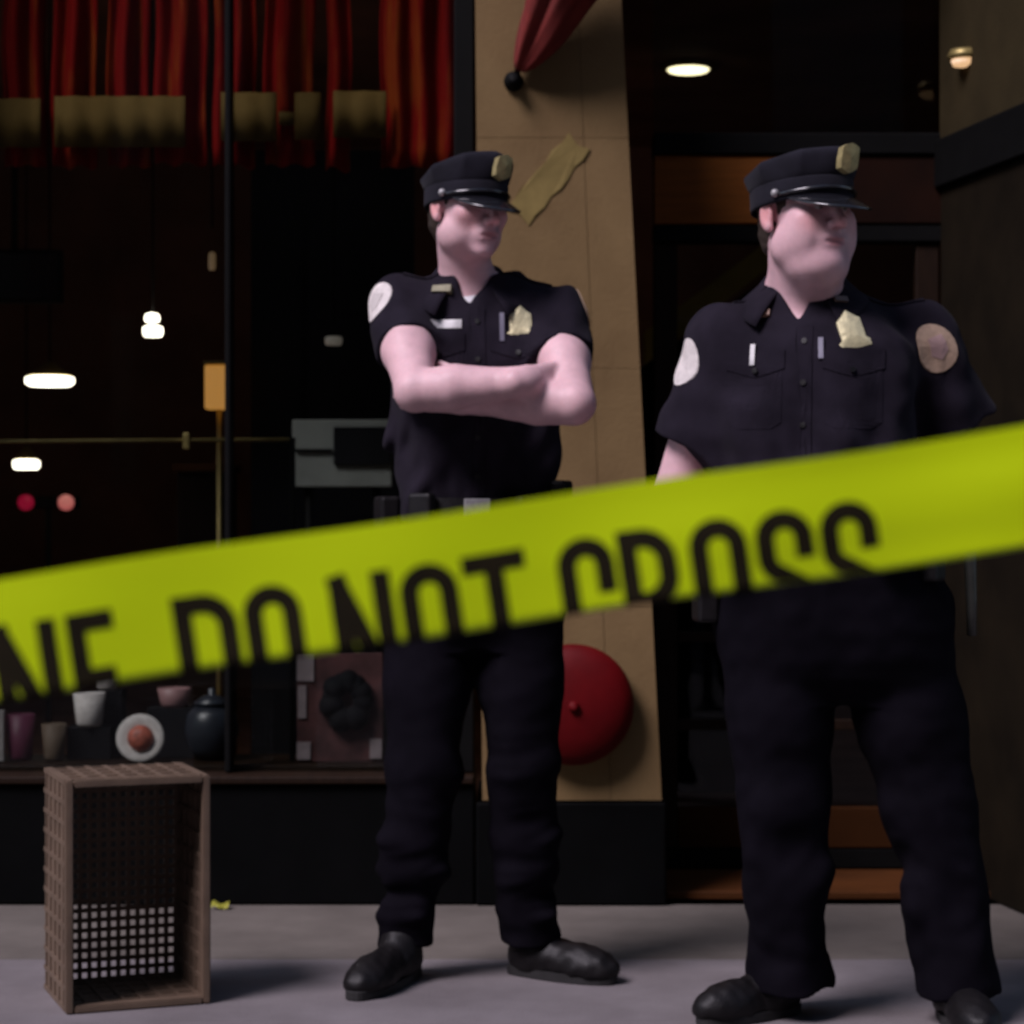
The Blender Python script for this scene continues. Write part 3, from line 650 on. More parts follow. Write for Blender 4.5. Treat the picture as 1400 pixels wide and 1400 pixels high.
def roty(a): return np.array(Matrix.Rotation(a, 3, 'Y'))

# ------------------------------------------------------------------ head
def head_prims(vol, fr, fat=0.0, hs=1.0):
    U = lambda p, k: vol.op(p, k); S = lambda p, k: vol.op(p, k, 's')
    E = lambda c, r: ell(v3(c)*hs, v3(r)*hs, fr); Cn = lambda a, b, ra, rb: lcone(v3(a)*hs, v3(b)*hs, ra*hs, rb*hs, fr)
    U(E((0, .014, .035), (.075, .096, .084)), 0)
    U(E((0, -.030, -.038), (.064+.012*fat, .062, .080)), 0.03)
    for s in (-1, 1):
        U(E((s*(.048+.012*fat), -.012, -.072-.006*fat), (.024+.012*fat, .034, .030+.008*fat)), 0.03)
        U(E((s*.046, -.062, -.020), (.022+.006*fat, .020, .020)), 0.025)
        if fat: U(E((s*.046, -.048, -.058), (.032, .034, .038)), 0.03)
    U(E((0, -.078, -.104), (.024, .019, .019)), 0.028)
    if fat: U(E((0, -.040, -.118), (.056, .050, .030)), 0.035)
    for s in (-1, 1): U(Cn((0, -.082, .022), (s*.036, -.070, .024), .013, .012), 0.018)
    for s in (-1, 1): S(E((s*.031, -.104, .001), (.019, .017, .012)), 0.012)
    U(Cn((0, -.088, .014), (0, -.112, -.030), .0085, .0125), 0.012)
    U(E((0, -.114, -.033), (.0125, .012, .011)), 0.008)
    for s in (-1, 1): U(E((s*.0135, -.102, -.037), (.0085, .011, .009)), 0.006)
    for s in (-1, 1): S(E((s*.0075, -.113, -.047), (.004, .006, .004)), 0.004)
    U(E((0, -.083, -.068), (.030, .014, .019)), 0.018)
    U(Cn((-.019, -.090, -.064), (.019, -.090, -.064), .006, .006), 0.006)
    U(Cn((-.019, -.0905, -.0645), (.019, -.0905, -.0645), .0055, .0055), 0.005)
    U(Cn((-.018, -.0895, -.0768), (.018, -.0895, -.0768), .006, .006), 0.006)
    S(Cn((-.026, -.098, -.0705), (.026, -.098, -.0705), .0038, .0038), 0.003)
    for s in (-1, 1):
        U(Cn((s*.016, -.0885, .0085), (s*.046, -.076, .0065), .0062, .0055), 0.006)       # upper lid
        U(Cn((s*.017, -.0870, -.0065), (s*.045, -.0755, -.0065), .0052, .0045), 0.006)      # lower lid
        U(E((s*(.079+.008*fat), .018, -.004), (.009, .019, .032)), 0.008)              # ear
        S(E((s*(.089+.008*fat), .014, -.002), (.006, .010, .018)), 0.006)
        U(E((s*(.080+.008*fat), .010, -.030), (.007, .009, .010)), 0.006)
def head_tone(V, fr, base=(1, 1, 1), ruddy=1.0, hs=1.0):
    o, Rm = fr; L = (V-o)@Rm/hs; t = np.tile(np.array(base, float), (len(V), 1))
    def blend(c, r, col):
        d = np.sqrt((((L-v3(c))/v3(r))**2).sum(1)); w = np.clip(1.25-d, 0, 1)[:, None]; w = w*w*(3-2*w)
        t[:] = t*(1-w)+t*np.array(col)*w
    for s in (-1, 1):
        blend((s*.05, -.075, -.03), (.032, .04, .034), (1.04, 0.84*1/ruddy if ruddy > 1 else .88, .86)); blend((s*.085, .018, -.004), (.02, .03, .04), (1.0, .74, .70))
        blend((s*.031, -.09, .030), (.024, .03, .007), (.22, .17, .15))
        blend((s*.031, -.09, -.003), (.024, .03, .015), (.78, .66, .66))
    blend((0, -.115, -.033), (.022, .025, .018), (1.03, .80, .78))
    blend((0, -.10, -.0705), (.026, .03, .015), (.88, .60, .60))
    blend((0, -.085, -.09), (.065, .06, .036), (.86, .84, .86))
    return np.clip(t, 0, 1.3)
def eyes(fr, parent, gaze=0.0, hs=1.0):
    o, Rm = fr; Rm = Rm*hs
    for s in (-1, 1):
        c = o+Rm@v3((s*.031, -.0778, .001)); bm = bmesh.new(); bmesh.ops.create_uvsphere(bm, u_segments=20, v_segments=12, radius=.0125, matrix=Matrix.Translation(c))
        e = from_bm('eye', bm, M_eye, parent, True)
        d = Rm@v3((math.sin(gaze), -math.cos(gaze), 0)); c2 = c+d*.0095; bm = bmesh.new(); bmesh.ops.create_uvsphere(bm, u_segments=14, v_segments=8, radius=.0062, matrix=Matrix.Translation(c2))
        from_bm('iris', bm, M_iris, e, True)
        # eyebrow
        pts = [o+Rm@v3((s*x, y, z)) for x, y, z in ((.013, -.092, .020), (.024, -.089, .026), (.036, -.082, .027), (.048, -.069, .022))]
        tubeo('eyebrow', pts, [.0025, .0045, .004, .0018], M_hair, parent, 8)
def hair_vol(fr, parent, hs=1.0):
    o, Rm = fr; ell = lambda c, r, fr_: globals()['ell'](v3(c)*hs, v3(r)*hs, fr_); v = Vol(o-.17, o+.17, .004)
    v.op(ell((0, .017, .032), (.079, .098, .087), fr), 0)
    v.op(ell((0, .055, -.035), (.062, .055, .06), fr), .03)
    big = ell((0, -.13, -.02), (.14, .118, .20), fr); v.op(big, 0, 's')
    low = ell((0, .0, -.19), (.2, .2, .115), fr); v.op(low, 0, 's')
    for s in (-1, 1):
        v.op(ell((s*.079, .018, -.006), (.016, .024, .038), fr), .004, 's')
    v.displace(waves(5, 260, .0012))
    return grid_obj('hair', v.mesh(2), M_hair, parent)

# ------------------------------------------------------------------ peaked eight-point cap
def cap(fr, parent, badge_mat, scale=1.0, slump=1.0, hs=1.0):
    o, Rm = fr; W = lambda p: o+Rm@(v3(p)*hs)
    ce = bpy.data.objects.new('cap', None)
    n = 96; bm = bmesh.new(); rings = []
    # profile: (height, radial gain, corner sharpness)
    prof = [(.052, 1.00, 0), (.060, 1.012, 0), (.092, 1.015, 0), (.095, 1.0, 0), (.098, 1.03, .1), (.112, 1.09, .4), (.124, 1.13, .7), (.132, 1.13, .8), (.137, 1.08, .8), (.139, 1.0, .8), (.137, .7, .5), (.134, .35, .2), (.133, .02, 0)]
    for hgt, g, sh in prof:
        ring = []
        for k in range(n):
            a = 2*math.pi*k/n; fx, fy = math.sin(a), -math.cos(a)       # a=0 front
            m8 = (a % (math.pi/4))/(math.pi/4); octa = math.cos(math.pi/8)/math.cos((m8-0.5)*math.pi/4)
            r = 1+(octa-1)*sh*1.3
            front = (1-fy*1.0)/2 if False else (math.cos(a)+1)/2
            top = max(0, hgt-.095)
            z = hgt+top*(0.75*front-0.35)*slump
            ring.append(bm.verts.new(W((fx*.088*scale*g*r, .008+fy*.112*scale*g*r+0.010*sh*0, z-.010*(1-front)*(1 if hgt < .1 else .6)))))
        rings.append(ring)
    def strip(rs, nm, m, par, capend=False, sm=True):
        b2 = bmesh.new(); mp = {}
        for r in rs:
            for v in r: mp[v] = b2.verts.new(v.co)
        for A, B in zip(rs, rs[1:]):
            for k in range(n): b2.faces.new([mp[A[k]], mp[A[(k+1) % n]], mp[B[(k+1) % n]], mp[B[k]]])
        if capend: b2.faces.new([mp[v] for v in rs[-1]])
        ob = from_bm(nm, b2, m, par, sm); return ob
    crown = strip(rings[3:], 'cap', M_capc, parent, True)
    sbs = crown.modifiers.new('sub', 'SUBSURF'); sbs.levels = 1; sbs.render_levels = 1
    band = strip(rings[:4], 'cap_band', M_capc, crown)
    so = band.modifiers.new('thickness', 'SOLIDIFY'); so.thickness = .004; so.offset = -1
    bm.free()
    # visor: curved plate leaving the band, dipping forward
    b2 = bmesh.new(); rows = []
    for j in range(9):
        t = j/8; row = []
        for i in range(33):
            s = -1+2*i/32; a = s*R(64); ext = .060*(1-abs(s)**2.4)*t
            x = math.sin(a)*(.088*scale+ext*.35); y = .008-math.cos(a)*(.1135*scale)-ext*1.0
            z = .057-ext*.62+.012*(1-math.cos(a))*0-0.004*t*s*s
            row.append(b2.verts.new(W((x, y, z))))
        rows.append(row)
    for A, B in zip(rows, rows[1:]):
        for i in range(32): b2.faces.new((A[i], A[i+1], B[i+1], B[i]))
    vis = from_bm('visor', b2, M_patent, crown, True); so = vis.modifiers.new('thickness', 'SOLIDIFY'); so.thickness = .0045
    # strap across the band and two side buttons
    pts = [W((math.sin(a)*.0905*scale, .008-math.cos(a)*.1165*scale, .066+.004*math.cos(a*2))) for a in [R(-72+6*i) for i in range(25)]]
    tubeo('chin_strap', pts, .0045, M_patent, crown, 8)
    for s in (-1, 1):
        bm3 = bmesh.new(); bmesh.ops.create_uvsphere(bm3, u_segments=12, v_segments=8, radius=.0085, matrix=Matrix.Translation(W((s*math.sin(R(74))*.0925*scale, .008-math.cos(R(74))*.117*scale, .066))))
        from_bm('cap_button', bm3, M_silver, crown, True)
    # shield badge on the front of the crown
    out = [(-.020, .048), (-.010, .053), (0, .056), (.010, .053), (.020, .048), (.0215, .026), (.020, .008), (.010, .002), (0, -.002), (-.010, .002), (-.020, .008), (-.0215, .026)]
    b3 = bmesh.new(); f0 = []; f1 = []
    for x, z in out:
        yy = -.1185*scale*1.0-.015-0.30*max(0, z-.012)
        f0.append(b3.verts.new(W((x, yy-.004, .094+z)))); f1.append(b3.verts.new(W((x, yy+.012, .094+z))))
    c0 = b3.verts.new(W((0, -.1185*scale-.015-.30*.012-.010, .094+.026)))
    for i in range(len(out)):
        j = (i+1) % len(out); b3.faces.new((f0[i], f0[j], c0)); b3.faces.new((f0[i], f1[i], f1[j], f0[j]))
    b3.faces.new(f1)
    from_bm('cap_badge', b3, badge_mat, crown, False)
    return crown

# ------------------------------------------------------------------ pieces laid on the cloth
def bvh_of(objs):
    V = []; F = []
    for o in objs:
        me = o.data; off = np.array(wl(o)); co = np.empty(len(me.vertices)*3, np.float32); me.vertices.foreach_get('co', co); co = co.reshape(-1, 3)+off
        lo = np.empty(len(me.loops), np.int32); me.loops.foreach_get('vertex_index', lo); F.append(lo.reshape(-1, 4)+sum(len(v) for v in V)); V.append(co)
    V = np.concatenate(V); F = np.concatenate(F)
    return BVHTree.FromPolygons(V.tolist(), F.tolist())
def inpoly(x, y, poly):
    c = False; j = len(poly)-1
    for i in range(len(poly)):
        if ((poly[i][1] > y) != (poly[j][1] > y)) and (x < (poly[j][0]-poly[i][0])*(y-poly[i][1])/(poly[j][1]-poly[i][1]+1e-12)+poly[i][0]): c = not c
        j = i
    return c
def applique(name, bvh, center, normal, outline, m, parent, thick=.004, lift=.0, up=(0, 0, 1), dome=0.0, flat=0.0, segs=5):
    """polygon outline (u,v) in metres draped on the cloth: rings from outline to centre, cast along -normal"""
    c = Vector(center); n = Vector(normal).normalized(); u = Vector(up).cross(n).normalized(); v = n.cross(u)
    cu = sum(p[0] for p in outline)/len(outline); cv = sum(p[1] for p in outline)/len(outline)
    dense = []
    for i in range(len(outline)):
        a = outline[i]; b = outline[(i+1) % len(outline)]; L = math.hypot(a[0]-b[0], a[1]-b[1]); k = max(1, int(L/.012))
        for t in range(k): dense.append((a[0]+(b[0]-a[0])*t/k, a[1]+(b[1]-a[1])*t/k))
    ref = bvh.ray_cast(c+n*.25, -n)[0]
    refd = (ref-c).dot(n) if ref is not None else 0
    def hit(p, extra):
        q = c+u*p[0]+v*p[1]; h = bvh.ray_cast(q+n*.25, -n)[0]; dd = (h-c).dot(n) if h is not None else refd
        if abs(dd-refd) > .06: dd = refd
        dd = dd*(1-flat)+refd*flat
        return q+n*(dd+extra)
    bm = bmesh.new(); N = len(dense); rings = []
    for j in range(segs):
        s = 1-j/segs*0.96; e = lift+thick+dome*(1-s*s)
        rings.append([bm.verts.new(hit((cu+(p[0]-cu)*s, cv+(p[1]-cv)*s), e)) for p in dense])
    base = [bm.verts.new(hit(p, -.002)) for p in dense]
    for A, B in zip([base]+rings, rings):
        for k in range(N): bm.faces.new((A[k], A[(k+1) % N], B[(k+1) % N], B[k]))
    bm.faces.new(rings[-1])
    return from_bm(name, bm, m, parent, False)
def ellipse(a, b, n=20): return [(a*math.cos(2*math.pi*i/n), b*math.sin(2*math.pi*i/n)) for i in range(n)]
SHIELD = [(-.023, .022), (-.013, .029), (0, .041), (.013, .029), (.023, .022), (.024, .0), (.024, -.018), (.031, -.022), (.031, -.034), (0, -.036), (-.031, -.034), (-.031, -.022), (-.024, -.018), (-.024, .0)]
POCKET = [(-.060, .030), (.060, .030), (.060, -.008), (.030, -.018), (0, -.026), (-.030, -.018), (-.060, -.008)]

def collar(c, parent, rx, ry, m, yaw, gap=R(34), tilt=.030, flap=.045):
    """shirt collar: stand, fold and two front points; c = centre of the neck opening (back height)"""
    bm = bmesh.new(); rows = []; Rz = rotz(yaw); N = 41
    for i in range(N):
        t = -1+2*i/(N-1); a = t*(math.pi-gap); fy = math.cos(a); fx = math.sin(a)    # a=0 back of neck
        fr = (1-fy)/2; drop = -tilt*2.2*fr**1.4; pt = max(0, abs(t)-.72)/.28
        secs = [(0.0, -.012), (-.003, .022-.012*fr), (.004, .026-.014*fr), (.012+.006*fr, .012-.014*fr), (.026+.022*fr, -.006-.014*fr-.010*pt), (.038+.034*fr, -(flap*.45)-.016*fr-.024*pt)]
        row = []
        for dr, dz in secs:
            p = v3(((rx+dr)*fx, (ry+dr)*fy, drop+dz)); row.append(bm.verts.new(v3(c)+Rz@p))
        rows.append(row)
    for A, B in zip(rows, rows[1:]):
        for k in range(len(A)-1): bm.faces.new((A[k], A[k+1], B[k+1], B[k]))
    o = from_bm('collar', bm, m, parent, True)
    s = o.modifiers.new('thickness', 'SOLIDIFY'); s.thickness = .0035; s.offset = 1
    return o

def shoe(heel, toe, parent, width=.048):
    """black leather shoe from heel to toe point on the ground"""
    h = v3(heel); t = v3(toe); h[2] = t[2] = 0; L = np.linalg.norm(t-h); f = (t-h)/L; Rm = np.stack([np.cross([0, 0, 1], f)*-1, -f, [0, 0, 1]], 1)   # local -y = toe direction
    fr = (h, Rm); v = Vol(np.minimum(h, t)-.1+np.array([0, 0, .1-.0]), np.maximum(h, t)+.1+np.array([0, 0, .10]), .004)
    v.op(ell((0, -L*.80, .030), (width*1.0, .070, .040), fr), 0)
    v.op(ell((0, -L*.55, .040), (width*.92, .095, .045), fr), .03)
    v.op(ell((0, -L*.22, .045), (width*.86, .066, .060), fr), .03)
    v.op(lcone((0, -L*.25, .06), (0, -L*.22, .095), .044, .040, fr), .03)
    v.op(((-9, -9, -9), (9, 9, 9), lambda x, y, z: z-.016+0*x+0*y), .0, 's')
    for i in range(4):   # lace ridges
        y = -L*(.50+.055*i); v.op(lcone((-.016, y, .083-.010*i), (.016, y, .083-.010*i), .0035, .0035, fr), .003)
    v.displace(waves(11, 160, .0011))
    o = grid_obj('shoe', v.mesh(2), M_leather, parent)
    # sole outline
    bm = bmesh.new(); out = []
    for i in range(40):
        a = 2*math.pi*i/40; s = (1-math.cos(a))/2   # 0 heel 1 toe
        w = width*(.78+.30*math.sin(math.pi*min(1, s*1.0))**1.0*s+.05*s)
        sn = math.sin(a); out.append((math.copysign(abs(sn)**.62, sn)*w*1.0, -(-.014+s*(L+.030))))
    lo = [bm.verts.new(h+Rm@v3((x, y, .0005))) for x, y in out]; hi = [bm.verts.new(h+Rm@v3((x, y, .020))) for x, y in out]
    bm.faces.new(lo[::-1]); bm.faces.new(hi)
    for i in range(40): bm.faces.new((lo[i], lo[(i+1) % 40], hi[(i+1) % 40], hi[i]))
    from_bm('sole', bm, M_sole, o, False, .002)
    return o
def hand(vol, wrist, direction, palm_n, curl=0.5, side=1, size=1.0):
    """palm and five separate bent fingers; palm_n points out of the palm, side = which edge carries the thumb"""
    d = v3(direction); d /= np.linalg.norm(d); n = v3(palm_n); n -= d*(n@d); n /= np.linalg.norm(n); s = np.cross(d, n)*side; w = v3(wrist)
    Q = lambda a, b, c: w+(d*a+s*b+n*c)*size
    vol.op(cone(Q(-.03, 0, 0), Q(.02, 0, 0), .027*size, .028*size), .02)
    for b in (-.026, -.009, .009, .026): vol.op(cone(Q(.015, b*.7, 0), Q(.085, b, 0), .016*size, .0125*size), .012)
    for b, L, r in ((.030, .070, .0088), (.010, .080, .0092), (-.010, .075, .0088), (-.029, .058, .0080)):
        p = Q(.088, b, 0); ang = 0.25*curl; seg = (.45, .32, .23); q = p
        for fr_ in seg:
            nx = q+(d*math.cos(ang)+n*math.sin(ang)+s*(b*1.2))*L*fr_*size; vol.op(cone(q, nx, r*size, r*.93*size), .003); q = nx; ang += .75*curl
    p = Q(.018, .030, .006); q = p+(d*.60+s*.70+n*.25)*.042*size; vol.op(cone(p, q, .014*size, .0105*size), .010)
    q2 = q+(d*.85+s*.25+n*.35)*.034*size; vol.op(cone(q, q2, .0105*size, .0088*size), .003)

def belt(rows, zc, yaw, parent, grow=.012, buckle=True):
    """duty belt ring following the waist"""
    rw = np.array(sorted(rows), float); g = lambda z, c: float(np.interp(z, rw[:, 0], rw[:, c]))
    Rz = rotz(yaw); n = 64; bm = bmesh.new(); rings = []
    sec = [(-.026, -.004), (-.026, 0), (.026, 0), (.026, -.004)]
    def pt(a, dz, dr):
        z = zc+dz; e = 2/2.3; ca, sa = math.cos(a), math.sin(a)
        p = v3(((g(z, 3)+grow+dr)*math.copysign(abs(ca)**e, ca), (g(z, 4)+grow+dr)*math.copysign(abs(sa)**e, sa), 0)); return v3((g(z, 1), g(z, 2), z))+Rz@p
    for dz, dr in sec: rings.append([bm.verts.new(pt(2*math.pi*k/n, dz, dr)) for k in range(n)])
    for i in range(4):
        A, B = rings[i], rings[(i+1) % 4]
        for k in range(n): bm.faces.new((A[k], A[(k+1) % n], B[(k+1) % n], B[k]))
    o = from_bm('duty_belt', bm, M_leather, parent, False)
    def gear(name, ang, size, m, dz=0.0, par=None, bev=.008):
        a = R(ang); p = pt(a, 0, size[1]/2-.002); nrm = pt(a, 0, .1)-pt(a, 0, 0); az = math.atan2(nrm[1], nrm[0])+math.pi/2
        return box(name, (p[0], p[1], zc+dz), size, m, par or o, bev, rot=Matrix.Rotation(az, 3, 'Z'))
    if buckle: gear('buckle', -90, (.058, .008, .048), M_silver, 0, o, .003)
    return o, gear

def cut_sleeve(a, b, ra, rb, t):
    a = v3(a); b = v3(b); ax = (b-a)/np.linalg.norm(b-a); c = a+(b-a)*t
    lo, hi, f = cone(a, a+(b-a)*(t+.12), ra, rb)
    def g(x, y, z): return np.maximum(f(x, y, z), (x-c[0])*ax[0]+(y-c[1])*ax[1]+(z-c[2])*ax[2])
    return lo, hi, g
def vcut(c, yaw, zv, slope, depth=0.2):
    ca, sa = math.cos(yaw), math.sin(yaw); q = math.sqrt(1+slope*slope)
    def f(x, y, z):
        dx, dy = x-c[0], y-c[1]; u = ca*dx+sa*dy; v = -sa*dx+ca*dy
        return np.maximum((np.abs(u)-slope*(z-zv))/q, v+.015)
    return (c[0]-.2, c[1]-.3, zv-.02), (c[0]+.2, c[1]+.2, zv+.2), f
def lerp(a, b, t): return v3(a)+(v3(b)-v3(a))*t

def frame_on(a, b, t, off):
    a = v3(a); b = v3(b); d = (b-a)/np.linalg.norm(b-a); x = np.cross([0, 1, 0], d); x /= np.linalg.norm(x); y = np.cross(d, x)
    Rm = np.stack([x, y, d], 1); return (a+(b-a)*t+Rm@v3(off), Rm)
def build_officer(o):
    """o: dictionary of pose and build"""
    root = empty('person', (o['foot'][0], o['foot'][1], 0), o['label'], 'person', None)
    rows, yaw = o['rows'], o['yaw']; SL, EL, WL_ = o['armL']; SR, ER, WR = o['armR']
    nb = v3(o['neck'])
    hd = v3(o['head']); fr = (hd, rotz(o['hyaw'])@rotx(o['hpitch'])@roty(o.get('hroll', 0)))
    fat = o['fat']; hs = o['hs']
    zt = o['zbelt']
    # ---- skin body (one continuous surface)
    allp = np.array([SL, EL, WL_, SR, ER, WR]); lo = np.minimum(allp.min(0)-.12, [hd[0]-.2, nb[1]-.26, zt-.06]); hi = np.maximum(allp.max(0)+.12, [hd[0]+.2, nb[1]+.22, hd[2]+.14])
    b = Vol(lo, hi, .0031)
    b.op(loft(rows, yaw, 2.2, -.030), 0)
    for S_, E_, W_ in ((SL, EL, WL_), (SR, ER, WR)):
        S_, E_, W_ = v3(S_), v3(E_), v3(W_); ua, fa, wr = o['arm_r']
        b.op(cone(S_, lerp(S_, E_, .5), ua*1.02, ua*1.0), .05); b.op(cone(lerp(S_, E_, .4), E_, ua*1.0, ua*.80), .02)
        b.op(ell((0, 0, 0), (ua*.62, ua*.62, .085), frame_on(S_, E_, .42, (0, -.022, 0))), .03)
        b.op(cone(E_, lerp(E_, W_, .35), fa*.93, fa), .008); b.op(cone(lerp(E_, W_, .35), W_, fa, wr), .008)
    for hdn in o['hands']: hand(b, **hdn)
    b.op(cone(hd+fr[1]@v3((0, .020, -.055)), nb+np.array([0, .012, -.02]), o['neck_r']*.97, o['neck_r']*1.06), .03)
    b.op(cone(nb+np.array([0, .02, -.01]), nb+np.array([0, .0, -.08]), o['neck_r'], .075), .05)
    head_prims(b, fr, fat, hs)
    if fat: b.op(cone(hd+fr[1]@v3((0, -.03, -.112)), nb+fr[1]@v3((0, -.030, .0)), .050, .055), .03)
    b.displace(waves(o['seed'], 60, .0009))
    V, F = biggest(b.mesh(1)); tone = head_tone(V, fr, o['tone'], hs=hs)
    body = grid_obj('body', (V, F), M_skin, root, tone)
    eyes(fr, body, .15, hs); hair_vol(fr, root, hs)
    cap((hd+fr[1]@v3(o['cap_off']), fr[1]@rotx(o.get('cap_tilt', 0))), root, o['cap_badge'], o['cap_scale'], o['slump'], hs)
    # ---- shirt
    sh = Vol(np.minimum(np.minimum(v3(SL), v3(SR))-.14, [nb[0]-.3, nb[1]-.30, zt-.03])-np.array([.05, .05, 0]), np.maximum(np.maximum(v3(SL), v3(SR))+.14, [nb[0]+.3, nb[1]+.25, nb[2]+.06])+np.array([.05, .02, 0]), .0042)
    sh.op(loft(rows, yaw, 2.3, 0), 0)
    for S_, E_, hm in ((SL, EL, o['hem'][0]), (SR, ER, o['hem'][1])):
        S_, E_ = v3(S_), v3(E_); r1, r2 = o['sleeve']
        sh.op(cone(nb+np.array([0, .015, -.045]), S_+np.array([0, 0, .012]), .055, .062), .06)
        sh.op(cut_sleeve(S_, E_, r1, r2, hm), .045)
    sh.op(cone(nb+np.array([0, .01, .10]), nb+np.array([0, .0, -.045]), o['neck_r']+.012, o['neck_r']+.008), .006, 's')
    sh.op(vcut(nb, yaw, o['zv'], .62), .004, 's')
    for S_, E_, hm in ((SL, EL, o['hem'][0]), (SR, ER, o['hem'][1])):
        S_, E_ = v3(S_), v3(E_); h0 = lerp(S_, E_, hm-.06); h1 = lerp(S_, E_, hm+.1); sh.op(cone(h0, h1, o['arm_r'][0]+.003, o['arm_r'][0]+.003), .002, 's')
    w1 = waves(o['seed']+1, 34, .0065, (1, 1, .55), sharp=1.4); w2 = waves(o['seed']+2, 85, .0026, (1, .8, .8)); w3 = waves(o['seed']+8, 48, .010, (1.0, .6, .45), sharp=1.6)
    zlow = zt
    sh.displace(lambda x, y, z: w1(x, y, z)+w2(x, y, z)+w3(x, y, z)*np.clip(1-(z-zlow)/.30, 0, 1))
    shirt = grid_obj('shirt', biggest(sh.mesh(2)), M_shirt, root)
    # ---- trousers
    hips, kn, an = o['hips'], o['knees'], o['ankles']; allp = np.array(hips+kn+an)
    t = Vol(np.minimum(allp.min(0)-.20, [9, 9, .02]), np.maximum(allp.max(0)+.20, [-9, -9, zt+.02]), .0044)
    t.op(loft(o['prow'], yaw*.6, 2.3, .0), 0)
    for i in (0, 1):
        H, K, A = v3(hips[i]), v3(kn[i]), v3(an[i]); r0, r1, r2, r3 = o['leg_r']
        t.op(cone(H, lerp(H, K, .55), r0, (r0+r1)/2), .05); t.op(cone(lerp(H, K, .5), K, (r0+r1)/2, r1), .03)
        t.op(cone(K, lerp(K, A, .5), r1, r2), .03); t.op(cone(lerp(K, A, .45), A, r2, r3), .03)
        t.op(cone(A, A-np.array([0, 0, .05]), r3, r3*1.04), .01)
    t.op(((-9, -9, -9), (9, 9, .06), lambda x, y, z: z-o['hemz']+0*x+0*y), .003, 's')
    f1 = waves(o['seed']+3, 58, .0060, (.55, .55, 1.0), sharp=1.8); f2 = waves(o['seed']+4, 26, .0065, (1.2, 1.2, .25), sharp=1.4); f3 = waves(o['seed']+5, 90, .0007)
    t.displace(lambda x, y, z: f1(x, y, z)*(np.clip((.60-z)/.25, 0, 1)*.8+.12)+f2(x, y, z)*.8+f3(x, y, z))
    trou = grid_obj('trousers', biggest(t.mesh(2)), M_trou, root)
    for (h_, t_) in o['shoes']: shoe(h_, t_, root)
    # ---- belt with gear
    bl, gear = belt(o['prow'], zt, yaw*.6, root, .010)
    gear('holster', 180+12, (.075, .045, .20), M_leather, -.07); gear('radio', -20, (.060, .036, .150), M_leather, -.01)
    gear('magazine_pouch', -125, (.060, .030, .085), M_leather, -.006); gear('handcuff_case', -55, (.085, .032, .080), M_leather, -.01)
    # ---- collar, placket, pockets, insignia
    collar(nb+np.array([0, .006, .034]), root, o['neck_r']+.012, o['neck_r']+.020, M_shirt, yaw, tilt=o['ctilt'])
    bv = bvh_of([shirt]); fn = (math.sin(yaw), -math.cos(yaw), 0); un = (math.cos(yaw), math.sin(yaw), 0)
    def chest(u, z): return v3((rows[3][1], rows[3][2], z))+v3(un)*u
    zv = o['zv']
    applique('placket', bv, chest(0, (zv+zt)/2), fn, [(-.017, (zv-zt)/2-.005), (.017, (zv-zt)/2-.005), (.017, -(zv-zt)/2+.03), (-.017, -(zv-zt)/2+.03)], M_shirt, shirt, .0025)
    for i in range(5): applique('button', bv, chest(0, zv-.035-.085*i), fn, ellipse(.006, .006, 10), M_leather, shirt, .005, segs=2)
    for s in (-1, 1):
        pc = chest(s*o['pock'][0], o['pock'][1])
        applique('pocket', bv, pc+np.array([0, 0, -.055]), fn, [(-.056, .060), (.056, .060), (.056, -.062), (.035, -.075), (-.035, -.075), (-.056, -.062)], M_shirt, shirt, .0012)
        applique('pocket_flap', bv, pc, fn, POCKET, M_shirt, shirt, .0030)
        applique('button', bv, pc+np.array([0, 0, -.012]), fn, ellipse(.006, .006, 10), M_leather, shirt, .009, segs=2)
    for s in (-1, 1):   # shoulder straps
        S_ = v3(SL if s < 0 else SR); mid = lerp(nb, S_, .62)+np.array([0, .0, .05]); dirv = S_-nb; dirv[2] = 0; L = np.linalg.norm(dirv)
        applique('shoulder_strap', bv, mid, (0, -.35, 1), [(-L*.36, -.018), (L*.36, -.018), (L*.36, .018), (-L*.36, .018)], M_shirt, shirt, .004, up=(0, 1, 0.3))
    for (nm, ctr, nrm, outl, m, th, kw) in o['insignia']:
        applique(nm, bv, ctr, nrm, outl, m, shirt, th, **kw)
    return root, shirt, body, bv, nb

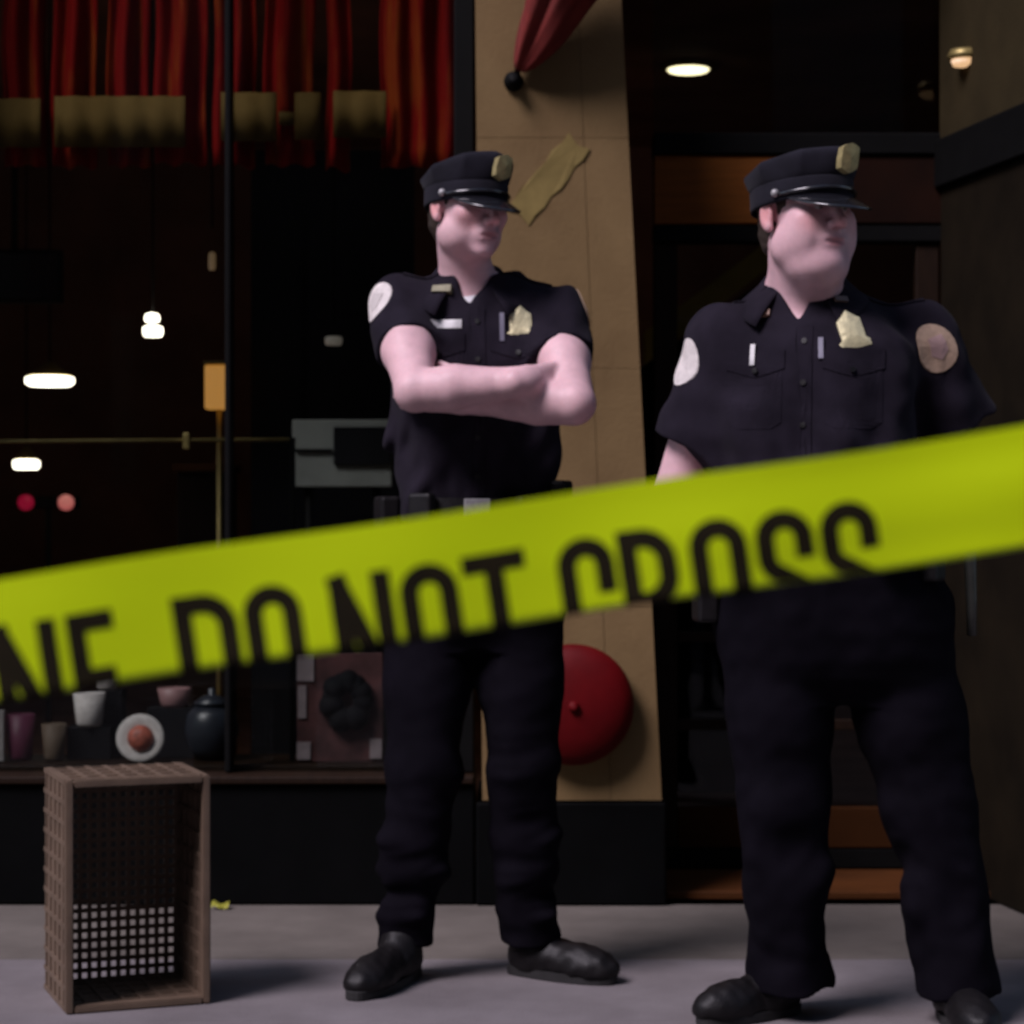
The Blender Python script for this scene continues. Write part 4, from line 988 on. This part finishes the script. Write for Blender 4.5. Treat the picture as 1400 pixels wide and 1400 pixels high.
# ================================================================= officer with crossed arms
YA = 5.05
XA = (650-700)/FP*YA; PA = XA+.002
rowsA = [(.98, XA, YA+.01, .172, .122), (1.06, XA, YA+.01, .170, .120), (1.16, XA, YA+.01, .174, .122), (1.27, XA, YA+.01, .188, .128), (1.37, XA, YA+.01, .198, .130), (1.44, XA, YA+.01, .185, .115), (1.49, XA+.004, YA+.015, .145, .092), (1.53, XA+.008, YA+.015, .10, .075), (1.565, XA+.008, YA+.015, .075, .07)]
A = dict(
    label='officer in navy uniform and peaked cap standing with arms crossed', seed=21, yaw=R(3), fat=0.0, hs=.93, tone=(1.0, .96, .97),
    foot=(-.09, 5.02), rows=rowsA, neck=(P(641, 0, YA)[0], YA+.01, 1.542), neck_r=.058, head=P(640, 284, 4.985), hyaw=R(36), hpitch=R(3), hroll=R(2),
    cap_off=(0, .000, -.040), cap_scale=1.02, cap_badge=M_goldd, cap_tilt=R(-3), slump=1.5,
    armL=(P(550, 430, 5.05), P(568, 534, 4.83), P(716, 522, 4.80)), armR=(P(757, 442, 5.06), P(785, 552, 4.83), P(640, 545, 4.90)),
    arm_r=(.056, .049, .030), sleeve=(.069, .068), hem=(.46, .46), zbelt=1.045, zv=1.492, ctilt=.026,
    hands=[dict(wrist=P(716, 522, 4.80), direction=(.72, .68, .10), palm_n=(.1, 1, 0), curl=.35, side=-1),
           dict(wrist=P(640, 545, 4.90), direction=(-.95, .10, .10), palm_n=(-.05, 1, .1), curl=.35, side=-1)],
    prow=[(.74, PA, YA+.01, .08, .08), (.79, PA, YA+.01, .14, .115), (.82, PA, YA+.01, .165, .125), (.88, PA, YA+.01, .178, .130), (.95, PA, YA+.01, .180, .128), (1.0, PA, YA+.01, .174, .124), (1.08, PA, YA+.01, .170, .120)],
    hips=[P(590, 815, 5.06), P(712, 815, 5.06)], knees=[P(578, 1050, 5.03), P(717, 1050, 5.04)], ankles=[P(557, 1285, 5.06), P(722, 1290, 5.09)],
    leg_r=(.100, .078, .072, .064), hemz=.070, pock=(.088, 1.40),
    shoes=[((-.222, 5.10, 0), (-.333, 4.835, 0)), ((.005, 5.12, 0), (.215, 5.00, 0))],
    insignia=[
        ('badge', P(714, 438, 4.93), (.10, -1, .12), SHIELD, M_gold, .007, dict(dome=.004, flat=.6)),
        ('name_plate', P(608, 440, 4.93), (-.12, -1, .12), [(-.034, .010), (.034, .010), (.034, -.010), (-.034, -.010)], M_silver, .005, dict(flat=.5)),
        ('shoulder_patch', P(521, 415, 5.0), (-.72, -.66, .22), ellipse(.036, .048), M_patchw, .003, {}),
        ('patch_emblem', P(521, 415, 5.0), (-.72, -.66, .22), [(-.014, .020), (.014, .020), (.014, -.012), (0, -.026), (-.014, -.012)], mat('emblem_pale', (.46, .42, .40), .8), .0045, {}),
        ('shoulder_patch', P(786, 425, 5.05), (.85, -.40, .2), ellipse(.034, .048), M_patchb, .003, {}),
        ('collar_pin', P(603, 393, 4.98), (-.3, -.8, .5), [(-.022, .008), (.022, .008), (.022, -.008), (-.022, -.008)], mat('pin_brass', (0.20, 0.18, 0.10), 0.6, 0.2, 70), .010, dict(flat=.5)),
        ('pen', P(687, 444, 4.93), (.05, -1, .1), [(-.005, .032), (.005, .032), (.005, -.032), (-.005, -.032)], mat('grey_pen', (.18, .17, .22), .4), .008, dict(flat=.4)),
    ])
rootA, shirtA, bodyA, bvA, nbA = build_officer(A)
# white undershirt showing at the collar
u = Vol(nbA-np.array([.09, .10, .10]), nbA+np.array([.09, .10, .05]), .0034)
u.op(cone(nbA+np.array([0, .012, -.01]), nbA+np.array([.002, -.010, -.09]), .068, .083), 0)
u.op(cone(nbA+np.array([0, .0, .12]), nbA+np.array([0, -.0, -.006]), .064, .062), .003, 's')
u.op(((-9, -9, nbA[2]+.02), (9, 9, 9), lambda x, y, z: (nbA[2]-.002)-z+.5*(y-nbA[1])+0*x), 0, 's')
u.displace(waves(77, 120, .0015))
grid_obj('undershirt', biggest(u.mesh(1)), M_white, rootA)

# ================================================================= officer with hands at his belt
YB = 4.66
XB = (1108-700)/FP*YB; PB = (1142-700)/FP*YB
rowsB = [(.90, XB+.02, YB, .205, .158), (.97, XB+.015, YB, .205, .162), (1.08, XB+.005, YB, .208, .166), (1.22, XB, YB, .214, .164), (1.32, XB, YB, .218, .150), (1.39, XB, YB+.005, .200, .128), (1.435, XB, YB+.015, .150, .102), (1.47, XB-.004, YB+.02, .11, .085), (1.51, XB-.006, YB+.02, .085, .08)]
B = dict(
    label='heavier officer in navy uniform and peaked cap with hands at his belt', seed=51, yaw=R(-13), fat=.5, hs=1.0, tone=(.98, .93, .95),
    foot=(.66, 4.62), rows=rowsB, neck=(P(1100, 0, YB)[0], YB+.012, 1.487), neck_r=.066, head=P(1100, 293, 4.60), hyaw=R(31), hpitch=R(-3), hroll=R(0),
    cap_off=(0, .000, -.034), cap_scale=1.06, cap_badge=M_goldd, cap_tilt=R(0), slump=.8,
    armL=(P(1000, 474, 4.68), P(918, 690, 4.73), P(985, 735, 4.52)), armR=(P(1262, 472, 4.72), P(1345, 682, 4.80), P(1262, 722, 4.55)),
    arm_r=(.058, .050, .031), sleeve=(.074, .094), hem=(.62, .50), zbelt=.985, zv=1.418, ctilt=.026,
    hands=[dict(wrist=P(985, 735, 4.52), direction=(.9, -.22, .05), palm_n=(.25, .9, .1), curl=.55, side=1),
           dict(wrist=P(1262, 722, 4.55), direction=(-.85, -.45, .02), palm_n=(-.35, .9, .1), curl=.55, side=-1)],
    prow=[(.655, PB, YB+.01, .10, .08), (.70, PB, YB+.01, .165, .13), (.74, PB, YB+.01, .20, .15), (.80, PB-.004, YB+.01, .224, .162), (.88, PB-.004, YB+.01, .222, .166), (.94, PB-.015, YB+.005, .212, .165), (1.02, XB+.012, YB, .207, .164)],
    hips=[P(1062, 850, 4.67), P(1218, 850, 4.67)], knees=[P(1070, 1100, 4.64), P(1270, 1105, 4.66)], ankles=[P(1082, 1325, 4.68), P(1310, 1345, 4.64)],
    leg_r=(.118, .090, .086, .088), hemz=.055, pock=(.098, 1.335),
    shoes=[((.585, 4.72, 0), (.392, 4.60, 0)), ((.905, 4.73, 0), (.925, 4.44, 0))],
    insignia=[
        ('badge', P(1166, 450, 4.52), (.10, -1, .12), [(x*1.06, z*1.06) for x, z in SHIELD], M_gold, .007, dict(dome=.004, flat=.6, up=(-.22, 0, 1))),
        ('pen', P(1024, 481, 4.52), (-.3, -1, .1), [(-.005, .022), (.005, .022), (.005, -.022), (-.005, -.022)], M_silver, .008, dict(flat=.3)),
        ('pen', P(1122, 476, 4.52), (-.1, -1, .1), [(-.005, .022), (.005, .022), (.005, -.022), (-.005, -.022)], mat('grey_pen', (.18, .17, .22), .4), .007, dict(flat=.3)),
        ('shoulder_patch', P(924, 492, 4.66), (-.97, .08, .28), ellipse(.036, .050), M_patchw, .003, dict()),
        ('shoulder_patch', P(1292, 470, 4.62), (.62, -.74, .25), ellipse(.036, .052), M_patchb, .003, dict(up=(-.45, 0, 1))),
        ('patch_emblem', P(1292, 470, 4.62), (.62, -.74, .25), [(-.014, .022), (.014, .022), (.014, -.014), (0, -.028), (-.014, -.014)], mat('emblem_rose', (.40, .26, .24), .8), .0045, dict(up=(-.45, 0, 1))),
        ('collar_pin', P(1036, 416, 4.58), (-.3, -.8, .5), [(-.018, .007), (.018, .007), (.018, -.007), (-.018, -.007)], mat('copper_pin', (.35, .20, .14), .45), .010, dict(flat=.5)),
        ('collar_pin', P(1150, 409, 4.58), (.2, -.8, .5), [(-.014, .006), (.014, .006), (.014, -.006), (-.014, -.006)], mat('dull_pin', (.16, .11, .09), .45), .010, dict(flat=.5)),
    ])
rootB, shirtB, bodyB, bvB, nbB = build_officer(B)
# baton hanging from the belt
pb = P(1326, 765, 4.62); tubeo('baton', [pb+np.array([0, 0, .06]), pb, pb+np.array([.003, .0, -.08]), pb+np.array([.004, 0, -.155])], [.012, .013, .011, .010], mat('baton_grey', (.035, .036, .030), .4, .2, 30), rootB, 12)

# ================================================================= barrier tape across the front
YT = 1.0; TOPL = (0, 791); SLOPE = math.atan2(791-583, 1400.0); HV = 160*math.cos(SLOPE)/FP*YT; FULL = .1013; RF = .0022
tx = np.array([math.cos(SLOPE), 0, math.sin(SLOPE)]); tn = np.array([-math.sin(SLOPE), 0, math.cos(SLOPE)]); t0 = P(700, 0.5*(791+583), YT)
def tape_pt(u, v, off=0.0):
    """u along the tape from picture middle, v across from the upper edge; folded under at HV"""
    rip = .0014*math.sin(u*17+1)+.0010*math.sin(u*41+v*30)+.0005*math.sin(v*150+u*3.0)*min(1, max(0, (u+.05)/.2))*min(1, max(0, 1-(v-HV)/.006 if v > HV else 1))
    sag = -.010*(1-(u/1.0)**2)+.010
    wob = .0006*math.sin(u*31)
    if v < HV: dy, dz, nn = 0.0, -v, (0, -1)
    elif v < HV+math.pi*RF: a = (v-HV)/RF; dy, dz, nn = RF*(1-math.cos(a)), -HV-RF*math.sin(a), (-math.cos(a), -math.sin(a)); nn = (0, 0) if False else nn
    else: dy, dz = 2*RF, -HV+(v-HV-math.pi*RF); nn = (1, 0)
    if v < HV: ny, nz = -1.0, 0.0
    elif v < HV+math.pi*RF: a = (v-HV)/RF; ny, nz = -math.cos(a), -math.sin(a)
    else: ny, nz = 1.0, 0.0
    return t0+tx*u+tn*(dz+nz*off+wob)+np.array([0, dy+rip+ny*off, sag*0-.012*(u/1.0)**2*0])
UL, UR = -1.02, 1.02
tape = empty('barrier_tape', tuple(t0), 'yellow plastic barrier tape with black capitals strung across the scene', 'tape')
us = np.linspace(UL, UR, 460); vs = list(np.linspace(0, HV, 22))+[HV+math.pi*RF*i/6 for i in range(1, 7)]+list(np.linspace(HV+math.pi*RF, FULL, 14))[1:]
V = [tape_pt(u_, v_) for u_ in us for v_ in vs]; nv = len(vs)
F = [[i*nv+j, i*nv+j+1, (i+1)*nv+j+1, (i+1)*nv+j] for i in range(len(us)-1) for j in range(nv-1)]
put('tape_band', V, F, M_tape, tape, True)
# letters as bands of ink following the tape
def arc(cx, cy, rx, ry, a0, a1, n=14): return [(cx+rx*math.cos(R(a0+(a1-a0)*i/n)), cy+ry*math.sin(R(a0+(a1-a0)*i/n))) for i in range(n+1)]
SW = 26.0; LH = 190.0
def glyph(ch, w):
    h = SW/2; a = w/2-h; b = 34      # stroke centre lines, y downwards from 0 to LH
    if ch == 'N': return [[(h, 0), (h, LH)], [(w-h, 0), (w-h, LH)], [(h*.7, 0), (w-h*.7, LH)]]
    if ch == 'E': return [[(h, 0), (h, LH)], [(SW, h), (w, h)], [(SW, LH*.48), (w*.92, LH*.48)], [(SW, LH-h), (w, LH-h)]]
    if ch == 'D': return [[(h, 0), (h, LH)], [(SW*.98, h)]+arc(w-h-b, h+b, b, b, -90, 0)+arc(w-h-b, LH-h-b, b, b, 0, 90)+[(SW*.98, LH-h)]]
    if ch == 'O': return [arc(w/2, h+a, a, a, 180, 360)+arc(w/2, LH-h-a, a, a, 0, 180)+[(h, h+a)]]
    if ch == 'T': return [[(0, h), (w, h)], [(w/2, SW), (w/2, LH)]]
    if ch == 'C': return [[(w-h, LH*.42)]+arc(w/2, h+a, a, a, 0, -180)+arc(w/2, LH-h-a, a, a, 180, 0)+[(w-h, LH*.62)]]
    if ch == 'R': return [[(h, 0), (h, LH)], [(SW*.98, h)]+arc(w-h-b, h+b, b, b, -90, 0)+arc(w-h-b, LH*.53-b, b, b, 0, 90)+[(SW*.98, LH*.53)], [(w*.55, LH*.53+h), (w-h, LH)]]
    if ch == 'S': return [[(w-h, LH*.36)]+arc(w/2, h+a, a, a, 0, -180)+[(h, LH*.32)]+arc(h+a*.9, LH*.34, a*.9, a*.9, 180, 130, 5)+arc(w-h-a*.9, LH*.66, a*.9, a*.9, -50, 0, 5)+arc(w/2, LH-h-a, a, a, 0, 180)+[(h, LH*.66)]]
def ribbon(pts, step=5.0):
    q = [np.array(pts[0], float)]
    for p in pts[1:]:
        p = np.array(p, float); d = np.linalg.norm(p-q[-1]); k = max(1, int(d/step)); s = q[-1]
        if d < .3: continue
        for i in range(1, k+1): q.append(s+(p-s)*i/k)
    q = np.array(q); closed = np.linalg.norm(q[0]-q[-1]) < 1
    tg = np.gradient(q, axis=0)
    if closed: tg[0] = tg[-1] = q[1]-q[-2]
    tg /= np.linalg.norm(tg, axis=1)[:, None]+1e-9; nr = np.stack([-tg[:, 1], tg[:, 0]], 1)
    return q, nr
k_ = YT/FP
for ch, x0, x1 in (('N', -8, 82), ('E', 96, 160), ('D', 240, 326), ('O', 335, 414), ('N', 454, 538), ('O', 548, 628), ('T', 636, 722), ('C', 764, 842), ('R', 848, 926), ('O', 944, 1023), ('S', 1034, 1113), ('S', 1122, 1201)):
    V = []; F = []; w = x1-x0
    for si, pts in enumerate(glyph(ch, w)):
        q, nr = ribbon(pts); b0 = len(V); m5 = 5
        for p, n_ in zip(q, nr):
            for j in range(m5):
                c = p+n_*SW*(j/(m5-1)-.5); u_ = (x0+c[0]-700)/math.cos(SLOPE)*k_; v_ = (64+c[1])*k_*math.cos(SLOPE)
                u_ += -.0055   # letters stand square to the tape
                V.append(tape_pt(u_, v_, .00025+.00012*si))
        for i in range(len(q)-1):
            for j in range(m5-1): F.append([b0+i*m5+j, b0+i*m5+j+1, b0+(i+1)*m5+j+1, b0+(i+1)*m5+j])
    put('letter', V, F, M_ink, tape, True)
for x_, lab in ((UL, 'dark steel post holding the lower end of the yellow tape'), (UR, 'dark steel post holding the raised end of the yellow tape')):
    c = t0+tx*x_; po = empty('steel_post', (c[0]+.02*np.sign(x_), YT, 0), lab, 'post')
    lathe('pole', [(0, .012), (.024, .012), (.024, 2.4), (.020, 2.408), (0, 2.41)], (c[0]+.02*np.sign(x_), YT, 0), M_steel, po, 20)
    lathe('base', [(0, .0005), (.075, .0005), (.075, .012), (.04, .02), (.026, .05), (0, .05)], (c[0]+.02*np.sign(x_), YT, 0), M_steel, po, 20)

# ================================================================= unseen house across the street, added to block sky reflections in the glass
opp = empty('brick_building', (0, -15, -.15), 'dark brick building across the street mirrored in the window', 'building')
boxr('wall', -45, 45, -22, -15, -.15, 22, M_brick, opp, 0)
for i in range(-9, 10):
    for j in range(5):
        boxr('window', i*4-0.8, i*4+0.8, -15.0, -14.96, 1.2+j*4.0, 3.4+j*4.0, M_patent, opp, 0)  # windows of the added sky-blocking building
